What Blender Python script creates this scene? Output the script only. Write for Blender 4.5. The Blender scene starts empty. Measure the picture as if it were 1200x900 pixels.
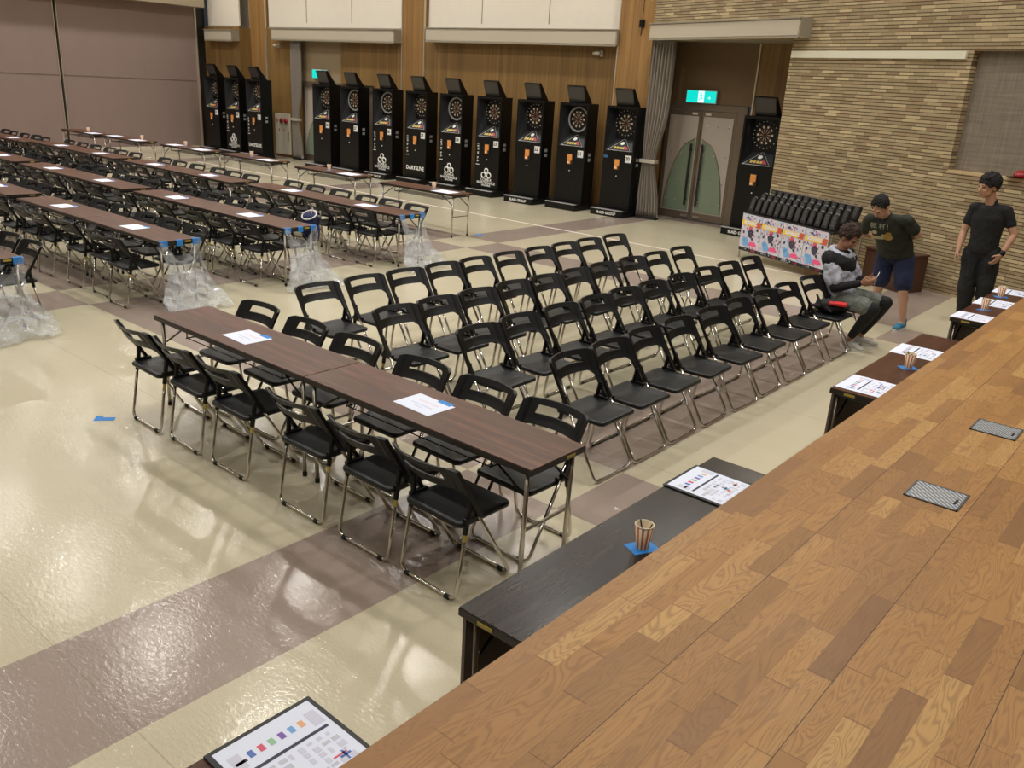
import bpy, bmesh, math, random
from mathutils import Vector, Matrix, noise
random.seed(7)
PI = math.pi
SC = bpy.context.scene
COL = SC.collection

# ------------------------------------------------------------------ helpers
def lin(c):
    f = lambda v: v / 12.92 if v <= 0.04045 else ((v + 0.055) / 1.055) ** 2.4
    return tuple(f(x / 255.0) for x in c) + (1.0,)

def obj(name, bm, mat, parent=None, smooth=False, loc=None, rot=None):
    me = bpy.data.meshes.new(name)
    if isinstance(bm, bmesh.types.BMesh):
        bmesh.ops.recalc_face_normals(bm, faces=bm.faces)
        bm.to_mesh(me); bm.free()
    else:
        me = bm
    if mat is not None:
        me.materials.clear(); me.materials.append(mat)
    if smooth:
        for p in me.polygons: p.use_smooth = True
    o = bpy.data.objects.new(name, me)
    COL.objects.link(o)
    if parent: o.parent = parent
    if loc: o.location = loc
    if rot: o.rotation_euler = rot
    return o

def tag(o, label, cat, group=None):
    o['label'] = label; o['category'] = cat
    if group: o['group'] = group
    return o

def thing(name, label, cat, loc=(0, 0, 0), rz=0, group=None):
    o = bpy.data.objects.new(name, None); COL.objects.link(o)
    o.empty_display_size = 0.05
    o.location = loc; o.rotation_euler = (0, 0, rz)
    return tag(o, label, cat, group)

def struct(name, bm, mat, parent=None, **k):
    o = obj(name, bm, mat, parent, **k)
    o['kind'] = 'structure'
    return o

def dup(root, loc, rz, label, group=None):
    r = root.copy(); COL.objects.link(r)
    r.location = loc; r.rotation_euler = (0, 0, rz)
    r['label'] = label
    if group: r['group'] = group
    for ch in list(root.children):
        c = ch.copy(); COL.objects.link(c); c.parent = r
        for g in list(ch.children):
            d = g.copy(); COL.objects.link(d); d.parent = c
    return r

def B(): return bmesh.new()

def box(bm, x0, x1, y0, y1, z0, z1, bevel=0.0, M=None):
    r = bmesh.ops.create_cube(bm, size=1.0)
    vs = r['verts']
    T = Matrix.Translation(((x0 + x1) / 2, (y0 + y1) / 2, (z0 + z1) / 2)) @ Matrix.Diagonal((abs(x1 - x0), abs(y1 - y0), abs(z1 - z0), 1))
    bmesh.ops.transform(bm, matrix=T, verts=vs)
    if bevel:
        es = list({e for v in vs for e in v.link_edges})
        rr = bmesh.ops.bevel(bm, geom=es, offset=bevel, segments=2, affect='EDGES', profile=0.6)
        vs = list({v for f in rr['faces'] for v in f.verts} | {v for v in vs if v.is_valid})
    if M is not None:
        bmesh.ops.transform(bm, matrix=M, verts=[v for v in vs if v.is_valid])
    return bm

def prism(bm, pts, z0, z1, M=None):
    lo = [bm.verts.new((x, y, z0)) for x, y in pts]
    hi = [bm.verts.new((x, y, z1)) for x, y in pts]
    bm.faces.new(lo[::-1]); bm.faces.new(hi)
    n = len(pts)
    for i in range(n):
        bm.faces.new((lo[i], lo[(i + 1) % n], hi[(i + 1) % n], hi[i]))
    if M is not None: bmesh.ops.transform(bm, matrix=M, verts=lo + hi)
    return bm

def poly(bm, pts):
    bm.faces.new([bm.verts.new(p) for p in pts]); return bm

def tube(bm, pts, r, seg=8, caps=True, r1=None):
    pts = [Vector(p) for p in pts]
    n = len(pts); rings = []
    t0 = (pts[1] - pts[0]).normalized()
    up = Vector((0, 0, 1)) if abs(t0.z) < 0.9 else Vector((1, 0, 0))
    u = t0.cross(up).normalized(); v = u.cross(t0)
    for i, p in enumerate(pts):
        if i == 0: t = pts[1] - pts[0]
        elif i == n - 1: t = pts[-1] - pts[-2]
        else: t = (pts[i + 1] - p).normalized() + (p - pts[i - 1]).normalized()
        t = t.normalized()
        u = (u - t * u.dot(t)).normalized(); v = t.cross(u)
        rr = r if r1 is None else r + (r1 - r) * i / (n - 1)
        rings.append([bm.verts.new(p + (u * math.cos(2 * PI * k / seg) + v * math.sin(2 * PI * k / seg)) * rr) for k in range(seg)])
    for a, b in zip(rings, rings[1:]):
        for k in range(seg):
            bm.faces.new((a[k], a[(k + 1) % seg], b[(k + 1) % seg], b[k]))
    if caps:
        bm.faces.new(rings[0][::-1]); bm.faces.new(rings[-1])
    return bm

def fillet(pts, r, n=4):
    pts = [Vector(p) for p in pts]; out = [pts[0]]
    for a, b, c in zip(pts, pts[1:], pts[2:]):
        d0 = (a - b); d1 = (c - b); rr = min(r, d0.length * .45, d1.length * .45)
        p0 = b + d0.normalized() * rr; p1 = b + d1.normalized() * rr
        for i in range(n + 1):
            t = i / n
            out.append(p0 * (1 - t) ** 2 + b * 2 * t * (1 - t) + p1 * t * t)
    out.append(pts[-1]); return out

def lathe(bm, prof, seg=24, M=None, cap=True):
    rings = [[bm.verts.new((r * math.cos(2 * PI * k / seg), r * math.sin(2 * PI * k / seg), z)) for k in range(seg)] for r, z in prof]
    for a, b in zip(rings, rings[1:]):
        for k in range(seg):
            bm.faces.new((a[k], a[(k + 1) % seg], b[(k + 1) % seg], b[k]))
    if cap: bm.faces.new(rings[0][::-1]); bm.faces.new(rings[-1])
    if M is not None: bmesh.ops.transform(bm, matrix=M, verts=[v for r in rings for v in r])
    return bm

_txt = {}
def text_mesh(s, size, extrude=0.0, align='CENTER', bold=0.0):
    k = (s, size, extrude, align, bold)
    if k not in _txt:
        cu = bpy.data.curves.new('t', 'FONT'); cu.body = s; cu.size = size
        cu.extrude = extrude; cu.align_x = align; cu.align_y = 'CENTER'; cu.offset = bold
        cu.resolution_u = 3
        o = bpy.data.objects.new('t', cu); COL.objects.link(o)
        dg = bpy.context.evaluated_depsgraph_get()
        me = bpy.data.meshes.new_from_object(o.evaluated_get(dg))
        bpy.data.objects.remove(o); bpy.data.curves.remove(cu)
        _txt[k] = me
    return _txt[k]

def text(name, s, size, mat, parent, M, extrude=0.0, align='CENTER', bold=0.0):
    me = text_mesh(s, size, extrude, align, bold).copy()
    me.transform(M)
    return obj(name, me, mat, parent)

# ------------------------------------------------------------------ materials
def mat(name, col=(128, 128, 128), rough=0.5, metal=0.0, noise_amt=0.0, nscale=8.0, stretch=(1, 1, 1), bump=0.0, bscale=60.0,
        emit=None, estr=0.0, coat=0.0, spec=0.5, rvar=0.0):
    m = bpy.data.materials.new(name); m.use_nodes = True
    nt = m.node_tree; N = nt.nodes; L = nt.links
    b = N['Principled BSDF']; c = lin(col)
    b.inputs['Base Color'].default_value = c
    b.inputs['Roughness'].default_value = rough
    b.inputs['Metallic'].default_value = metal
    b.inputs['Specular IOR Level'].default_value = spec
    if coat: b.inputs['Coat Weight'].default_value = coat; b.inputs['Coat Roughness'].default_value = 0.1
    if emit is not None:
        b.inputs['Emission Color'].default_value = lin(emit); b.inputs['Emission Strength'].default_value = estr
    tc = N.new('ShaderNodeTexCoord'); mp = N.new('ShaderNodeMapping')
    L.new(tc.outputs['Object'], mp.inputs['Vector']); mp.inputs['Scale'].default_value = stretch
    if noise_amt:
        nz = N.new('ShaderNodeTexNoise'); nz.inputs['Scale'].default_value = nscale; nz.inputs['Detail'].default_value = 4
        L.new(mp.outputs[0], nz.inputs['Vector'])
        mx = N.new('ShaderNodeMix'); mx.data_type = 'RGBA'
        mx.inputs[6].default_value = tuple(v * (1 - noise_amt) for v in c[:3]) + (1,)
        mx.inputs[7].default_value = tuple(min(1, v * (1 + noise_amt)) for v in c[:3]) + (1,)
        L.new(nz.outputs['Fac'], mx.inputs[0]); L.new(mx.outputs[2], b.inputs['Base Color'])
    if bump:
        nb = N.new('ShaderNodeTexNoise'); nb.inputs['Scale'].default_value = bscale; nb.inputs['Detail'].default_value = 3
        L.new(mp.outputs[0], nb.inputs['Vector'])
        bp = N.new('ShaderNodeBump'); bp.inputs['Strength'].default_value = bump; bp.inputs['Distance'].default_value = 0.01
        L.new(nb.outputs['Fac'], bp.inputs['Height']); L.new(bp.outputs[0], b.inputs['Normal'])
    return m

class G:  # small node-graph writer
    def __init__(s, name):
        s.m = bpy.data.materials.new(name); s.m.use_nodes = True
        s.N = s.m.node_tree.nodes; s.L = s.m.node_tree.links; s.b = s.N['Principled BSDF']
    def set(s, sock, v):
        if isinstance(v, bpy.types.NodeSocket): s.L.new(v, sock)
        elif v is not None: sock.default_value = v
    def math(s, op, a, b=None, c=None, clamp=False):
        n = s.N.new('ShaderNodeMath'); n.operation = op; n.use_clamp = clamp
        s.set(n.inputs[0], a)
        if b is not None: s.set(n.inputs[1], b)
        if c is not None: s.set(n.inputs[2], c)
        return n.outputs[0]
    def mix(s, f, a, b, mode='MIX'):
        n = s.N.new('ShaderNodeMix'); n.data_type = 'RGBA'; n.blend_type = mode
        s.set(n.inputs[0], f); s.set(n.inputs[6], a); s.set(n.inputs[7], b); return n.outputs[2]
    def coord(s, which='Object'):
        return s.N.new('ShaderNodeTexCoord').outputs[which]
    def xyz(s, v):
        n = s.N.new('ShaderNodeSeparateXYZ'); s.L.new(v, n.inputs[0]); return n.outputs
    def comb(s, x, y, z=0.0):
        n = s.N.new('ShaderNodeCombineXYZ')
        for i, v in enumerate((x, y, z)): s.set(n.inputs[i], v)
        return n.outputs[0]
    def noise(s, v, scale, detail=3, rough=0.5, dist=0.0):
        n = s.N.new('ShaderNodeTexNoise'); s.L.new(v, n.inputs['Vector'])
        n.inputs['Scale'].default_value = scale; n.inputs['Detail'].default_value = detail
        n.inputs['Roughness'].default_value = rough; n.inputs['Distortion'].default_value = dist
        return n.outputs['Fac']
    def white(s, v):
        n = s.N.new('ShaderNodeTexWhiteNoise'); n.noise_dimensions = '3D'; s.L.new(v, n.inputs['Vector']); return n.outputs['Value']
    def ramp(s, f, stops):
        n = s.N.new('ShaderNodeValToRGB'); e = n.color_ramp.elements
        while len(e) < len(stops): e.new(0.5)
        for k, (p, c) in enumerate(stops): e[k].position = p; e[k].color = lin(c) if len(c) == 3 else c
        s.set(n.inputs[0], f); return n.outputs[0]
    def bump(s, h, strength, dist=0.01, normal=None):
        n = s.N.new('ShaderNodeBump'); n.inputs['Strength'].default_value = strength; n.inputs['Distance'].default_value = dist
        s.L.new(h, n.inputs['Height'])
        if normal is not None: s.L.new(normal, n.inputs['Normal'])
        return n.outputs[0]
    def scale(s, v, sc, off=(0, 0, 0)):
        n = s.N.new('ShaderNodeMapping'); s.L.new(v, n.inputs['Vector'])
        n.inputs['Scale'].default_value = sc; n.inputs['Location'].default_value = off; return n.outputs[0]

def floor_mat():
    g = G('vinyl_floor'); v = g.coord(); x, y, z = g.xyz(v)
    def band(c, period, lo, w):
        t = g.math('SUBTRACT', c, lo)
        f = g.math('FLOORED_MODULO', t, period)
        return g.math('LESS_THAN', f, w)
    bx = band(x, 6.24, -3.86, 0.755); by = band(y, 5.77, 0.875, 0.74)
    m = g.math('ABSOLUTE', g.math('SUBTRACT', bx, by))
    sp = g.noise(v, 130, 2, 0.7); big = g.noise(v, 1.1, 3)
    be = g.mix(sp, lin((190, 180, 152)), lin((218, 210, 186)))
    ta = g.mix(sp, lin((144, 129, 120)), lin((180, 164, 153)))
    c = g.mix(m, be, ta)
    c = g.mix(g.math('MULTIPLY', big, 0.22), c, lin((150, 135, 100)), 'MULTIPLY')
    # welded sheet joints every 1.82 m along the room
    s1 = g.math('LESS_THAN', g.math('FLOORED_MODULO', g.math('SUBTRACT', y, 0.03), 1.82), 0.006)
    c = g.mix(g.math('MULTIPLY', s1, 0.35), c, lin((120, 105, 80)))
    g.set(g.b.inputs['Base Color'], c)
    rg = g.math('MULTIPLY_ADD', g.noise(v, 1.3, 4), 0.10, 0.10)
    g.set(g.b.inputs['Roughness'], rg)
    g.b.inputs['Specular IOR Level'].default_value = 0.55
    h1 = g.noise(v, 3.0, 3, 0.55, 0.6); h2 = g.noise(g.scale(v, (1, 2.2, 1)), 24, 3, 0.6, 0.5)
    n1 = g.bump(h1, 0.09, 0.03); n2 = g.bump(h2, 0.30, 0.004, n1)
    g.L.new(n2, g.b.inputs['Normal'])
    return g.m

def brick_mat():
    g = G('brick_tile'); v = g.coord(); x, y, z = g.xyz(v)
    H = 0.0475; W = 0.232
    zz = g.math('DIVIDE', z, H); row = g.math('FLOOR', zz); fz = g.math('FRACT', zz)
    off = g.white(g.comb(row, 3.0, 1.0))
    xx = g.math('ADD', g.math('DIVIDE', x, W), off); colm = g.math('FLOOR', xx); fx = g.math('FRACT', xx)
    rnd = g.white(g.comb(colm, row, 5.0)); rnd2 = g.white(g.comb(colm, row, 9.0))
    c = g.ramp(rnd, [(0.0, (150, 130, 96)), (0.2, (166, 148, 114)), (0.6, (178, 160, 124)), (0.88, (190, 170, 132)), (1.0, (210, 190, 150))])
    c = g.mix(g.math('MULTIPLY', g.math('GREATER_THAN', rnd2, 0.9), 0.45), c, lin((150, 118, 92)))
    c = g.mix(g.math('MULTIPLY', g.noise(v, 30, 3), 0.25), c, lin((120, 100, 70)), 'MULTIPLY')
    gz = g.math('GREATER_THAN', fz, 0.80); gx = g.math('GREATER_THAN', fx, 0.985)
    j = g.math('MAXIMUM', gz, g.math('MULTIPLY', gx, 0.7))
    c = g.mix(j, c, lin((70, 52, 32)))
    g.set(g.b.inputs['Base Color'], c); g.b.inputs['Roughness'].default_value = 0.75
    g.L.new(g.bump(g.math('SUBTRACT', 1.0, j), 0.8, 0.012), g.b.inputs['Normal'])
    return g.m

def wall_wood(name='wood_cladding', a=(114, 86, 48), bb=(154, 120, 70)):
    g = G(name); v = g.coord(); x, y, z = g.xyz(v)
    w = g.noise(g.scale(v, (22, 22, 0.5)), 1.0, 4, 0.6)
    p = g.white(g.comb(g.math('FLOOR', g.math('DIVIDE', g.math('ADD', x, y), 0.11)), 1.0, 2.0))
    f = g.math('ADD', g.math('MULTIPLY', w, 0.75), g.math('MULTIPLY', p, 0.25))
    c = g.ramp(f, [(0.25, a), (0.75, bb)])
    ln = g.math('LESS_THAN', g.math('FLOORED_MODULO', g.math('ADD', x, y), 0.11), 0.006)
    c = g.mix(g.math('MULTIPLY', ln, 0.45), c, lin((70, 48, 26)))
    g.set(g.b.inputs['Base Color'], c); g.b.inputs['Roughness'].default_value = 0.45
    return g.m

def stage_mat():
    g = G('stage_parquet'); v = g.coord(); x, y, z = g.xyz(v)
    W = 0.0734
    u = g.math('DIVIDE', g.math('SUBTRACT', x, 4.985), W); row = g.math('FLOOR', u); fu = g.math('FRACT', u)
    o1 = g.white(g.comb(row, 1.0, 1.0)); Lr = g.math('MULTIPLY_ADD', g.white(g.comb(row, 2.0, 4.0)), 0.3, 0.75)
    vv = g.math('ADD', g.math('DIVIDE', y, Lr), g.math('MULTIPLY', o1, 7.0))
    seg = g.math('FLOOR', vv); fv = g.math('FRACT', vv)
    # each bay of two blocks has its joint at a different place
    jit = g.math('MULTIPLY_ADD', g.white(g.comb(row, seg, 3.0)), 0.5, 0.25)
    sub = g.math('GREATER_THAN', fv, jit)
    blk = g.math('MULTIPLY_ADD', seg, 2.0, sub)
    r1 = g.white(g.comb(row, blk, 7.0)); r2 = g.white(g.comb(row, blk, 11.0))
    base = g.ramp(r1, [(0.0, (126, 86, 52)), (0.08, (148, 106, 58)), (0.4, (168, 122, 66)), (0.75, (178, 132, 73)), (1.0, (200, 160, 98))])
    base = g.mix(g.math('MULTIPLY', r2, 0.25), base, lin((172, 124, 68)))
    sh = g.math('MULTIPLY', r1, 37.0)
    gv = g.comb(g.math('ADD', g.math('MULTIPLY', x, 13.0), sh), g.math('MULTIPLY', y, 1.6), g.math('MULTIPLY', r2, 20.0))
    n0 = g.noise(gv, 1.0, 2, 0.5, 0.6)
    rings = g.math('SINE', g.math('MULTIPLY', n0, 125.0))
    rings = g.math('MULTIPLY_ADD', rings, 0.5, 0.5)
    rings = g.math('POWER', rings, 2.5)
    c = g.mix(g.math('MULTIPLY', rings, 0.48), base, lin((112, 74, 38)))
    fine = g.noise(g.scale(v, (260, 9, 1)), 1.0, 2, 0.6)
    c = g.mix(g.math('MULTIPLY', fine, 0.30), c, lin((140, 92, 50)), 'MULTIPLY')
    lgt = g.noise(g.scale(v, (3, 1.2, 1)), 1.0, 3)
    c = g.mix(g.math('MULTIPLY', lgt, 0.22), c, lin((206, 160, 100)))
    e1 = g.math('LESS_THAN', fu, 0.014)
    dj = g.math('LESS_THAN', g.math('ABSOLUTE', g.math('SUBTRACT', fv, jit)), 0.003)
    dj2 = g.math('LESS_THAN', fv, 0.004)
    e = g.math('MAXIMUM', g.math('MULTIPLY', e1, 0.6), g.math('MULTIPLY', g.math('MAXIMUM', dj, dj2), 0.9))
    c = g.mix(g.math('MULTIPLY', e, 0.6), c, lin((92, 58, 30)))
    big = g.math('LESS_THAN', g.math('FLOORED_MODULO', g.math('ADD', u, 0.015), 5.0), 0.034)
    c = g.mix(g.math('MULTIPLY', big, 0.85), c, lin((48, 28, 14)))
    # worn dark boards close to the rim
    rim = g.math('LESS_THAN', x, 4.70)
    c = g.mix(g.math('MULTIPLY', rim, 0.45), c, lin((140, 98, 60)))
    g.set(g.b.inputs['Base Color'], c)
    g.set(g.b.inputs['Roughness'], g.math('MULTIPLY_ADD', g.noise(v, 9, 3), 0.2, 0.33))
    g.b.inputs['Specular IOR Level'].default_value = 0.4
    n1 = g.bump(g.math('SUBTRACT', 1.0, g.math('MAXIMUM', e, big)), 0.5, 0.002)
    n2 = g.bump(g.noise(g.scale(v, (60, 6, 1)), 1.0, 2), 0.12, 0.004, n1)
    g.L.new(n2, g.b.inputs['Normal'])
    return g.m

def table_wood(name, a, bb, rough=0.35):
    g = G(name); v = g.coord()
    n = g.noise(g.scale(v, (1.2, 16, 16)), 1.0, 5, 0.62, 0.8)
    f = g.math('ADD', g.math('MULTIPLY', n, 0.7), g.math('MULTIPLY', g.noise(g.scale(v, (6, 120, 120)), 1.0, 3, 0.6), 0.3))
    g.set(g.b.inputs['Base Color'], g.ramp(f, [(0.3, a), (0.52, tuple((p + q) // 2 for p, q in zip(a, bb))), (0.7, bb)]))
    g.b.inputs['Roughness'].default_value = rough; g.b.inputs['Specular IOR Level'].default_value = .36
    g.L.new(g.bump(n, 0.05, 0.003), g.b.inputs['Normal'])
    return g.m

def plastic_mat():
    g = G('clear_plastic_sheet')
    out = g.N['Material Output']
    tr = g.N.new('ShaderNodeBsdfTransparent'); tr.inputs[0].default_value = (0.93, 0.95, 0.97, 1)
    v = g.coord()
    h = g.noise(v, 16, 3, 0.6, 1.2)
    nb = g.bump(h, 0.9, 0.03)
    gl = g.N.new('ShaderNodeBsdfGlossy'); gl.inputs['Roughness'].default_value = 0.16; g.L.new(nb, gl.inputs['Normal'])
    df = g.N.new('ShaderNodeBsdfDiffuse'); df.inputs[0].default_value = (0.85, 0.88, 0.92, 1); g.L.new(nb, df.inputs['Normal'])
    m1 = g.N.new('ShaderNodeMixShader'); m1.inputs[0].default_value = 0.55; g.L.new(df.outputs[0], m1.inputs[1]); g.L.new(gl.outputs[0], m1.inputs[2])
    lw = g.N.new('ShaderNodeLayerWeight'); lw.inputs[0].default_value = 0.5; g.L.new(nb, lw.inputs['Normal'])
    f = g.math('MULTIPLY_ADD', g.math('POWER', lw.outputs['Facing'], 1.2), 0.72, 0.12, clamp=True)
    m2 = g.N.new('ShaderNodeMixShader'); g.L.new(f, m2.inputs[0]); g.L.new(tr.outputs[0], m2.inputs[1]); g.L.new(m1.outputs[0], m2.inputs[2])
    g.L.new(m2.outputs[0], out.inputs[0])
    return g.m

def cup_mat():
    g = G('striped_paper_cup'); x, y, z = g.xyz(g.coord())
    a = g.math('ARCTAN2', y, x)
    f = g.math('GREATER_THAN', g.math('SINE', g.math('MULTIPLY', a, 11.0)), 0.15)
    g.set(g.b.inputs['Base Color'], g.mix(f, lin((236, 222, 200)), lin((190, 104, 44))))
    g.b.inputs['Roughness'].default_value = 0.6
    return g.m

def curtain_cloth():
    return mat('grey_curtain_cloth', (182, 172, 160), 0.85, noise_amt=0.1, nscale=40)

def tread_mat():
    g = G('checker_plate'); x, y, z = g.xyz(g.coord())
    a = g.math('SINE', g.math('MULTIPLY', g.math('ADD', x, y), 260.0)); b_ = g.math('SINE', g.math('MULTIPLY', g.math('SUBTRACT', x, y), 110.0))
    f = g.math('GREATER_THAN', g.math('ADD', a, g.math('MULTIPLY', b_, .25)), 0.45)
    g.set(g.b.inputs['Base Color'], g.mix(f, lin((128, 134, 142)), lin((206, 210, 214))))
    g.b.inputs['Metallic'].default_value = 0.6; g.b.inputs['Roughness'].default_value = 0.4
    g.L.new(g.bump(f, 0.6, 0.003), g.b.inputs['Normal'])
    return g.m

def fabric_panel_mat():
    g = G('grey_fabric_panel'); v = g.coord(); x, y, z = g.xyz(v)
    a = g.noise(g.scale(v, (30, 1, 2)), 1.0, 2); b_ = g.noise(g.scale(v, (2, 1, 30)), 1.0, 2)
    f = g.math('MULTIPLY_ADD', a, 0.5, g.math('MULTIPLY', b_, 0.5))
    g.set(g.b.inputs['Base Color'], g.ramp(f, [(0.35, (116, 106, 94)), (0.7, (142, 132, 116))]))
    g.b.inputs['Roughness'].default_value = 0.9
    return g.m

def crumple(name, c1, c2, sc=14):
    g = G(name); v = g.coord(); n = g.noise(v, sc, 4, .6, .8)
    g.set(g.b.inputs['Base Color'], g.ramp(n, [(0.3, c1), (0.7, c2)])); g.b.inputs['Roughness'].default_value = .85
    g.L.new(g.bump(n, .6, .02), g.b.inputs['Normal'])
    return g.m

M = dict(
    floor=floor_mat(), brick=brick_mat(), wood=wall_wood(), woodp=wall_wood('pilaster_cladding', (132, 97, 54), (172, 131, 78)),
    stage=stage_mat(), stagef=mat('stage_front_board', (92, 70, 48), 0.6, noise_amt=.2),
    rose=table_wood('rosewood_laminate', (52, 28, 19), (120, 78, 56), .36), ebony=table_wood('dark_ash_laminate', (28, 24, 23), (60, 52, 48), 0.24), panelg=mat('panel_laminate', (98, 86, 78), .5, noise_amt=.2, nscale=3, stretch=(1, 8, 8)),
    walnut=table_wood('walnut_laminate', (52, 28, 18), (100, 60, 40), 0.32),
    edge=mat('table_edge_black', (34, 29, 27), 0.4), blackp=mat('black_plastic', (10, 10, 11), 0.38, bump=.08, bscale=300, spec=.32),
    seatp=mat('black_seat_plastic', (15, 17, 19), 0.40, spec=.34, noise_amt=.12, nscale=14, bump=.08, bscale=260),
    chrome=mat('chrome_tube', (212, 208, 200), 0.16, 1.0), chromed=mat('dull_steel_tube', (190, 184, 174), 0.28, 1.0),
    rubber=mat('rubber', (18, 18, 18), 0.7), yellow=mat('yellow_sticker', (178, 158, 66), 0.5),
    blackm=mat('black_steel', (22, 22, 24), 0.35, .4), white=mat('white_paper', (226, 232, 250), 0.7),
    bluet=mat('blue_masking_tape', (36, 128, 208), 0.6), pink=mat('pink_ink', (230, 206, 214), .7), greyink=mat('grey_ink', (192, 198, 218), .7),
    partition=mat('mauve_partition_cloth', (142, 122, 115), 0.85, noise_amt=.06, nscale=3, stretch=(1, 1, .3), bump=.05, bscale=200),
    cream=mat('cream_wall', (196, 188, 170), 0.8, noise_amt=.04), beam=mat('beige_beam', (160, 146, 122), 0.6), shade=mat('white_blind', (236, 228, 214), 0.8, noise_amt=.03),
    header=mat('beige_metal_box', (192, 182, 164), 0.45), headerd=mat('beige_metal_lip', (150, 142, 124), 0.5),
    brownp=mat('brown_wall_panel', (112, 90, 62), 0.6, noise_amt=.08, nscale=3), silverline=mat('pale_metal_strip', (206, 196, 176), 0.3, .5),
    doorw=mat('pale_door_skin', (178, 168, 158), 0.35, noise_amt=.04), doorg=mat('sage_glass', (128, 142, 122), 0.25, spec=.6),
    doorf=mat('bronze_door_frame', (126, 112, 98), 0.35, .5), handle=mat('dark_bar_handle', (36, 32, 30), 0.4),
    stud=mat('steel_stud', (190, 186, 178), 0.3, .8),
    exitg=mat('exit_green', (4, 60, 54), .4, emit=(0, 226, 210), estr=1.0), exitw=mat('exit_white', (235, 250, 245), .4, emit=(220, 250, 245), estr=.9),
    exitf=mat('exit_case', (176, 172, 164), .4), curtain=curtain_cloth(),
    cab=mat('black_cabinet', (8, 8, 9), 0.36, spec=.35), cabi=mat('cabinet_inner', (26, 29, 34), 0.45), screen=mat('screen_glass', (50, 47, 45), 0.22),
    silver=mat('silver_step_edge', (206, 206, 208), 0.35, .5), bonea=mat('dartboard_bone', (206, 190, 160), 0.6), redd=mat('dartboard_red', (120, 42, 40), .6),
    dot=mat('white_dot', (240, 240, 234), .5), ring=mat('grey_ring', (150, 152, 152), .5), orange=mat('orange_reader', (226, 148, 72), .5), bulb=mat('reader_ring', (240, 216, 180), .5),
    tagw=mat('white_tag', (232, 230, 226), .6), ink=mat('black_ink', (24, 24, 26), .6), gold=mat('gold_print', (214, 186, 96), .5), redp=mat('red_print', (176, 60, 76), .5),
    cup=cup_mat(), cupin=mat('cup_inside', (236, 222, 196), .7), plastic=plastic_mat(), tread=tread_mat(), fpanel=fabric_panel_mat(),
    trimw=mat('ivory_trim', (224, 220, 198), .5), redl=mat('red_lamp', (150, 22, 24), .3), ivory=mat('ivory_steel', (208, 198, 178), .45),
    linetape=mat('pale_line_tape', (222, 206, 198), .5), navy=mat('navy_cloth', (34, 40, 84), .8), clip=mat('black_clipboard', (22, 24, 28), .5),
    skin=mat('skin', (176, 132, 106), .5, noise_amt=.06, nscale=12), skin2=mat('skin_tan', (158, 114, 88), .5, noise_amt=.06, nscale=12), skin3=mat('skin_light', (186, 142, 114), .5, noise_amt=.06, nscale=12),
    hairb=crumple('black_hair', (12, 11, 12), (30, 28, 28), 60), hairbr=crumple('dark_brown_hair', (32, 20, 16), (66, 44, 34), 60),
    olive=crumple('olive_cotton', (27, 31, 20), (42, 46, 32)), blackc=crumple('black_cotton', (12, 12, 13), (26, 26, 28)), blackt=crumple('black_trousers', (14, 14, 16), (28, 28, 30)),
    navyc=crumple('navy_shorts', (16, 24, 52), (28, 38, 74)), greyc=crumple('grey_green_shorts', (88, 92, 86), (124, 128, 120)), silverc=crumple('silver_nylon', (140, 143, 156), (206, 208, 222), 10),
    tights=crumple('black_tights', (12, 12, 14), (24, 24, 27)), shoeb=mat('blue_trainer', (44, 112, 142), .7, noise_amt=.15, nscale=40), sole=mat('white_sole', (214, 214, 208), .6),
    shoew=mat('pale_trainer', (186, 182, 172), .7, noise_amt=.12, nscale=40), red=mat('red_flights', (206, 46, 48), .5), phone=mat('phone_case', (204, 206, 212), .3),
    creamp=mat('cream_print', (214, 204, 170), .7), ochre=mat('ochre_print', (196, 162, 92), .7), card=mat('cardboard', (160, 128, 92), .8, noise_amt=.08), brownbox=mat('brown_wood_box', (74, 44, 28), .5, noise_amt=.3, nscale=6, stretch=(1, 1, 8)),
    bagb=mat('black_paper_bag', (20, 20, 22), .55), bagg=mat('grey_bag_print', (74, 72, 70), .6), ceil=mat('ceiling_board', (180, 176, 166), .9),
)
PAL = {k: mat('print_' + k, c, .7) for k, c in dict(blue=(90, 120, 190), red=(214, 96, 116), green=(150, 196, 160), purple=(130, 98, 176), sky=(120, 168, 220), orange=(232, 176, 130), dark=(60, 62, 82),
       lav=(206, 208, 226), grey=(196, 198, 210), cyan=(70, 160, 214), coral=(236, 150, 120), yel=(246, 206, 40), pinkb=(236, 90, 140), black=(26, 24, 28), skyb=(120, 176, 226), warm=(206, 90, 50)).items()}
PAL['paper'] = M['white']

# ------------------------------------------------------------------ camera
CAM = Vector((5.87985862, -2.95824400, 2.45837451))
yaw, pitch, roll, F = 2.25950139, 0.340184765, 0.0588174620, 999.563111
f = Vector((math.cos(yaw) * math.cos(pitch), math.sin(yaw) * math.cos(pitch), -math.sin(pitch)))
r = f.cross(Vector((0, 0, 1))).normalized(); u = r.cross(f)
r2 = r * math.cos(roll) + u * math.sin(roll); u2 = u * math.cos(roll) - r * math.sin(roll)
cd = bpy.data.cameras.new('camera'); cam = bpy.data.objects.new('camera', cd); COL.objects.link(cam)
cd.sensor_width = 36; cd.lens = F * 36 / 1200; cd.clip_start = 0.05; cd.clip_end = 200
mw = Matrix((r2, u2, -f)).transposed().to_4x4(); mw.translation = CAM
cam.matrix_world = mw
SC.camera = cam
def px(p):
    d = Vector(p) - CAM; z = d.dot(f)
    return (600 + F * d.dot(r2) / z, 450 - F * d.dot(u2) / z) if z > 0.2 else (-9999, -9999)
def seen(p, m=60):
    a, b_ = px(p); return -m < a < 1200 + m and -m < b_ < 900 + m

exec_people = True
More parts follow.
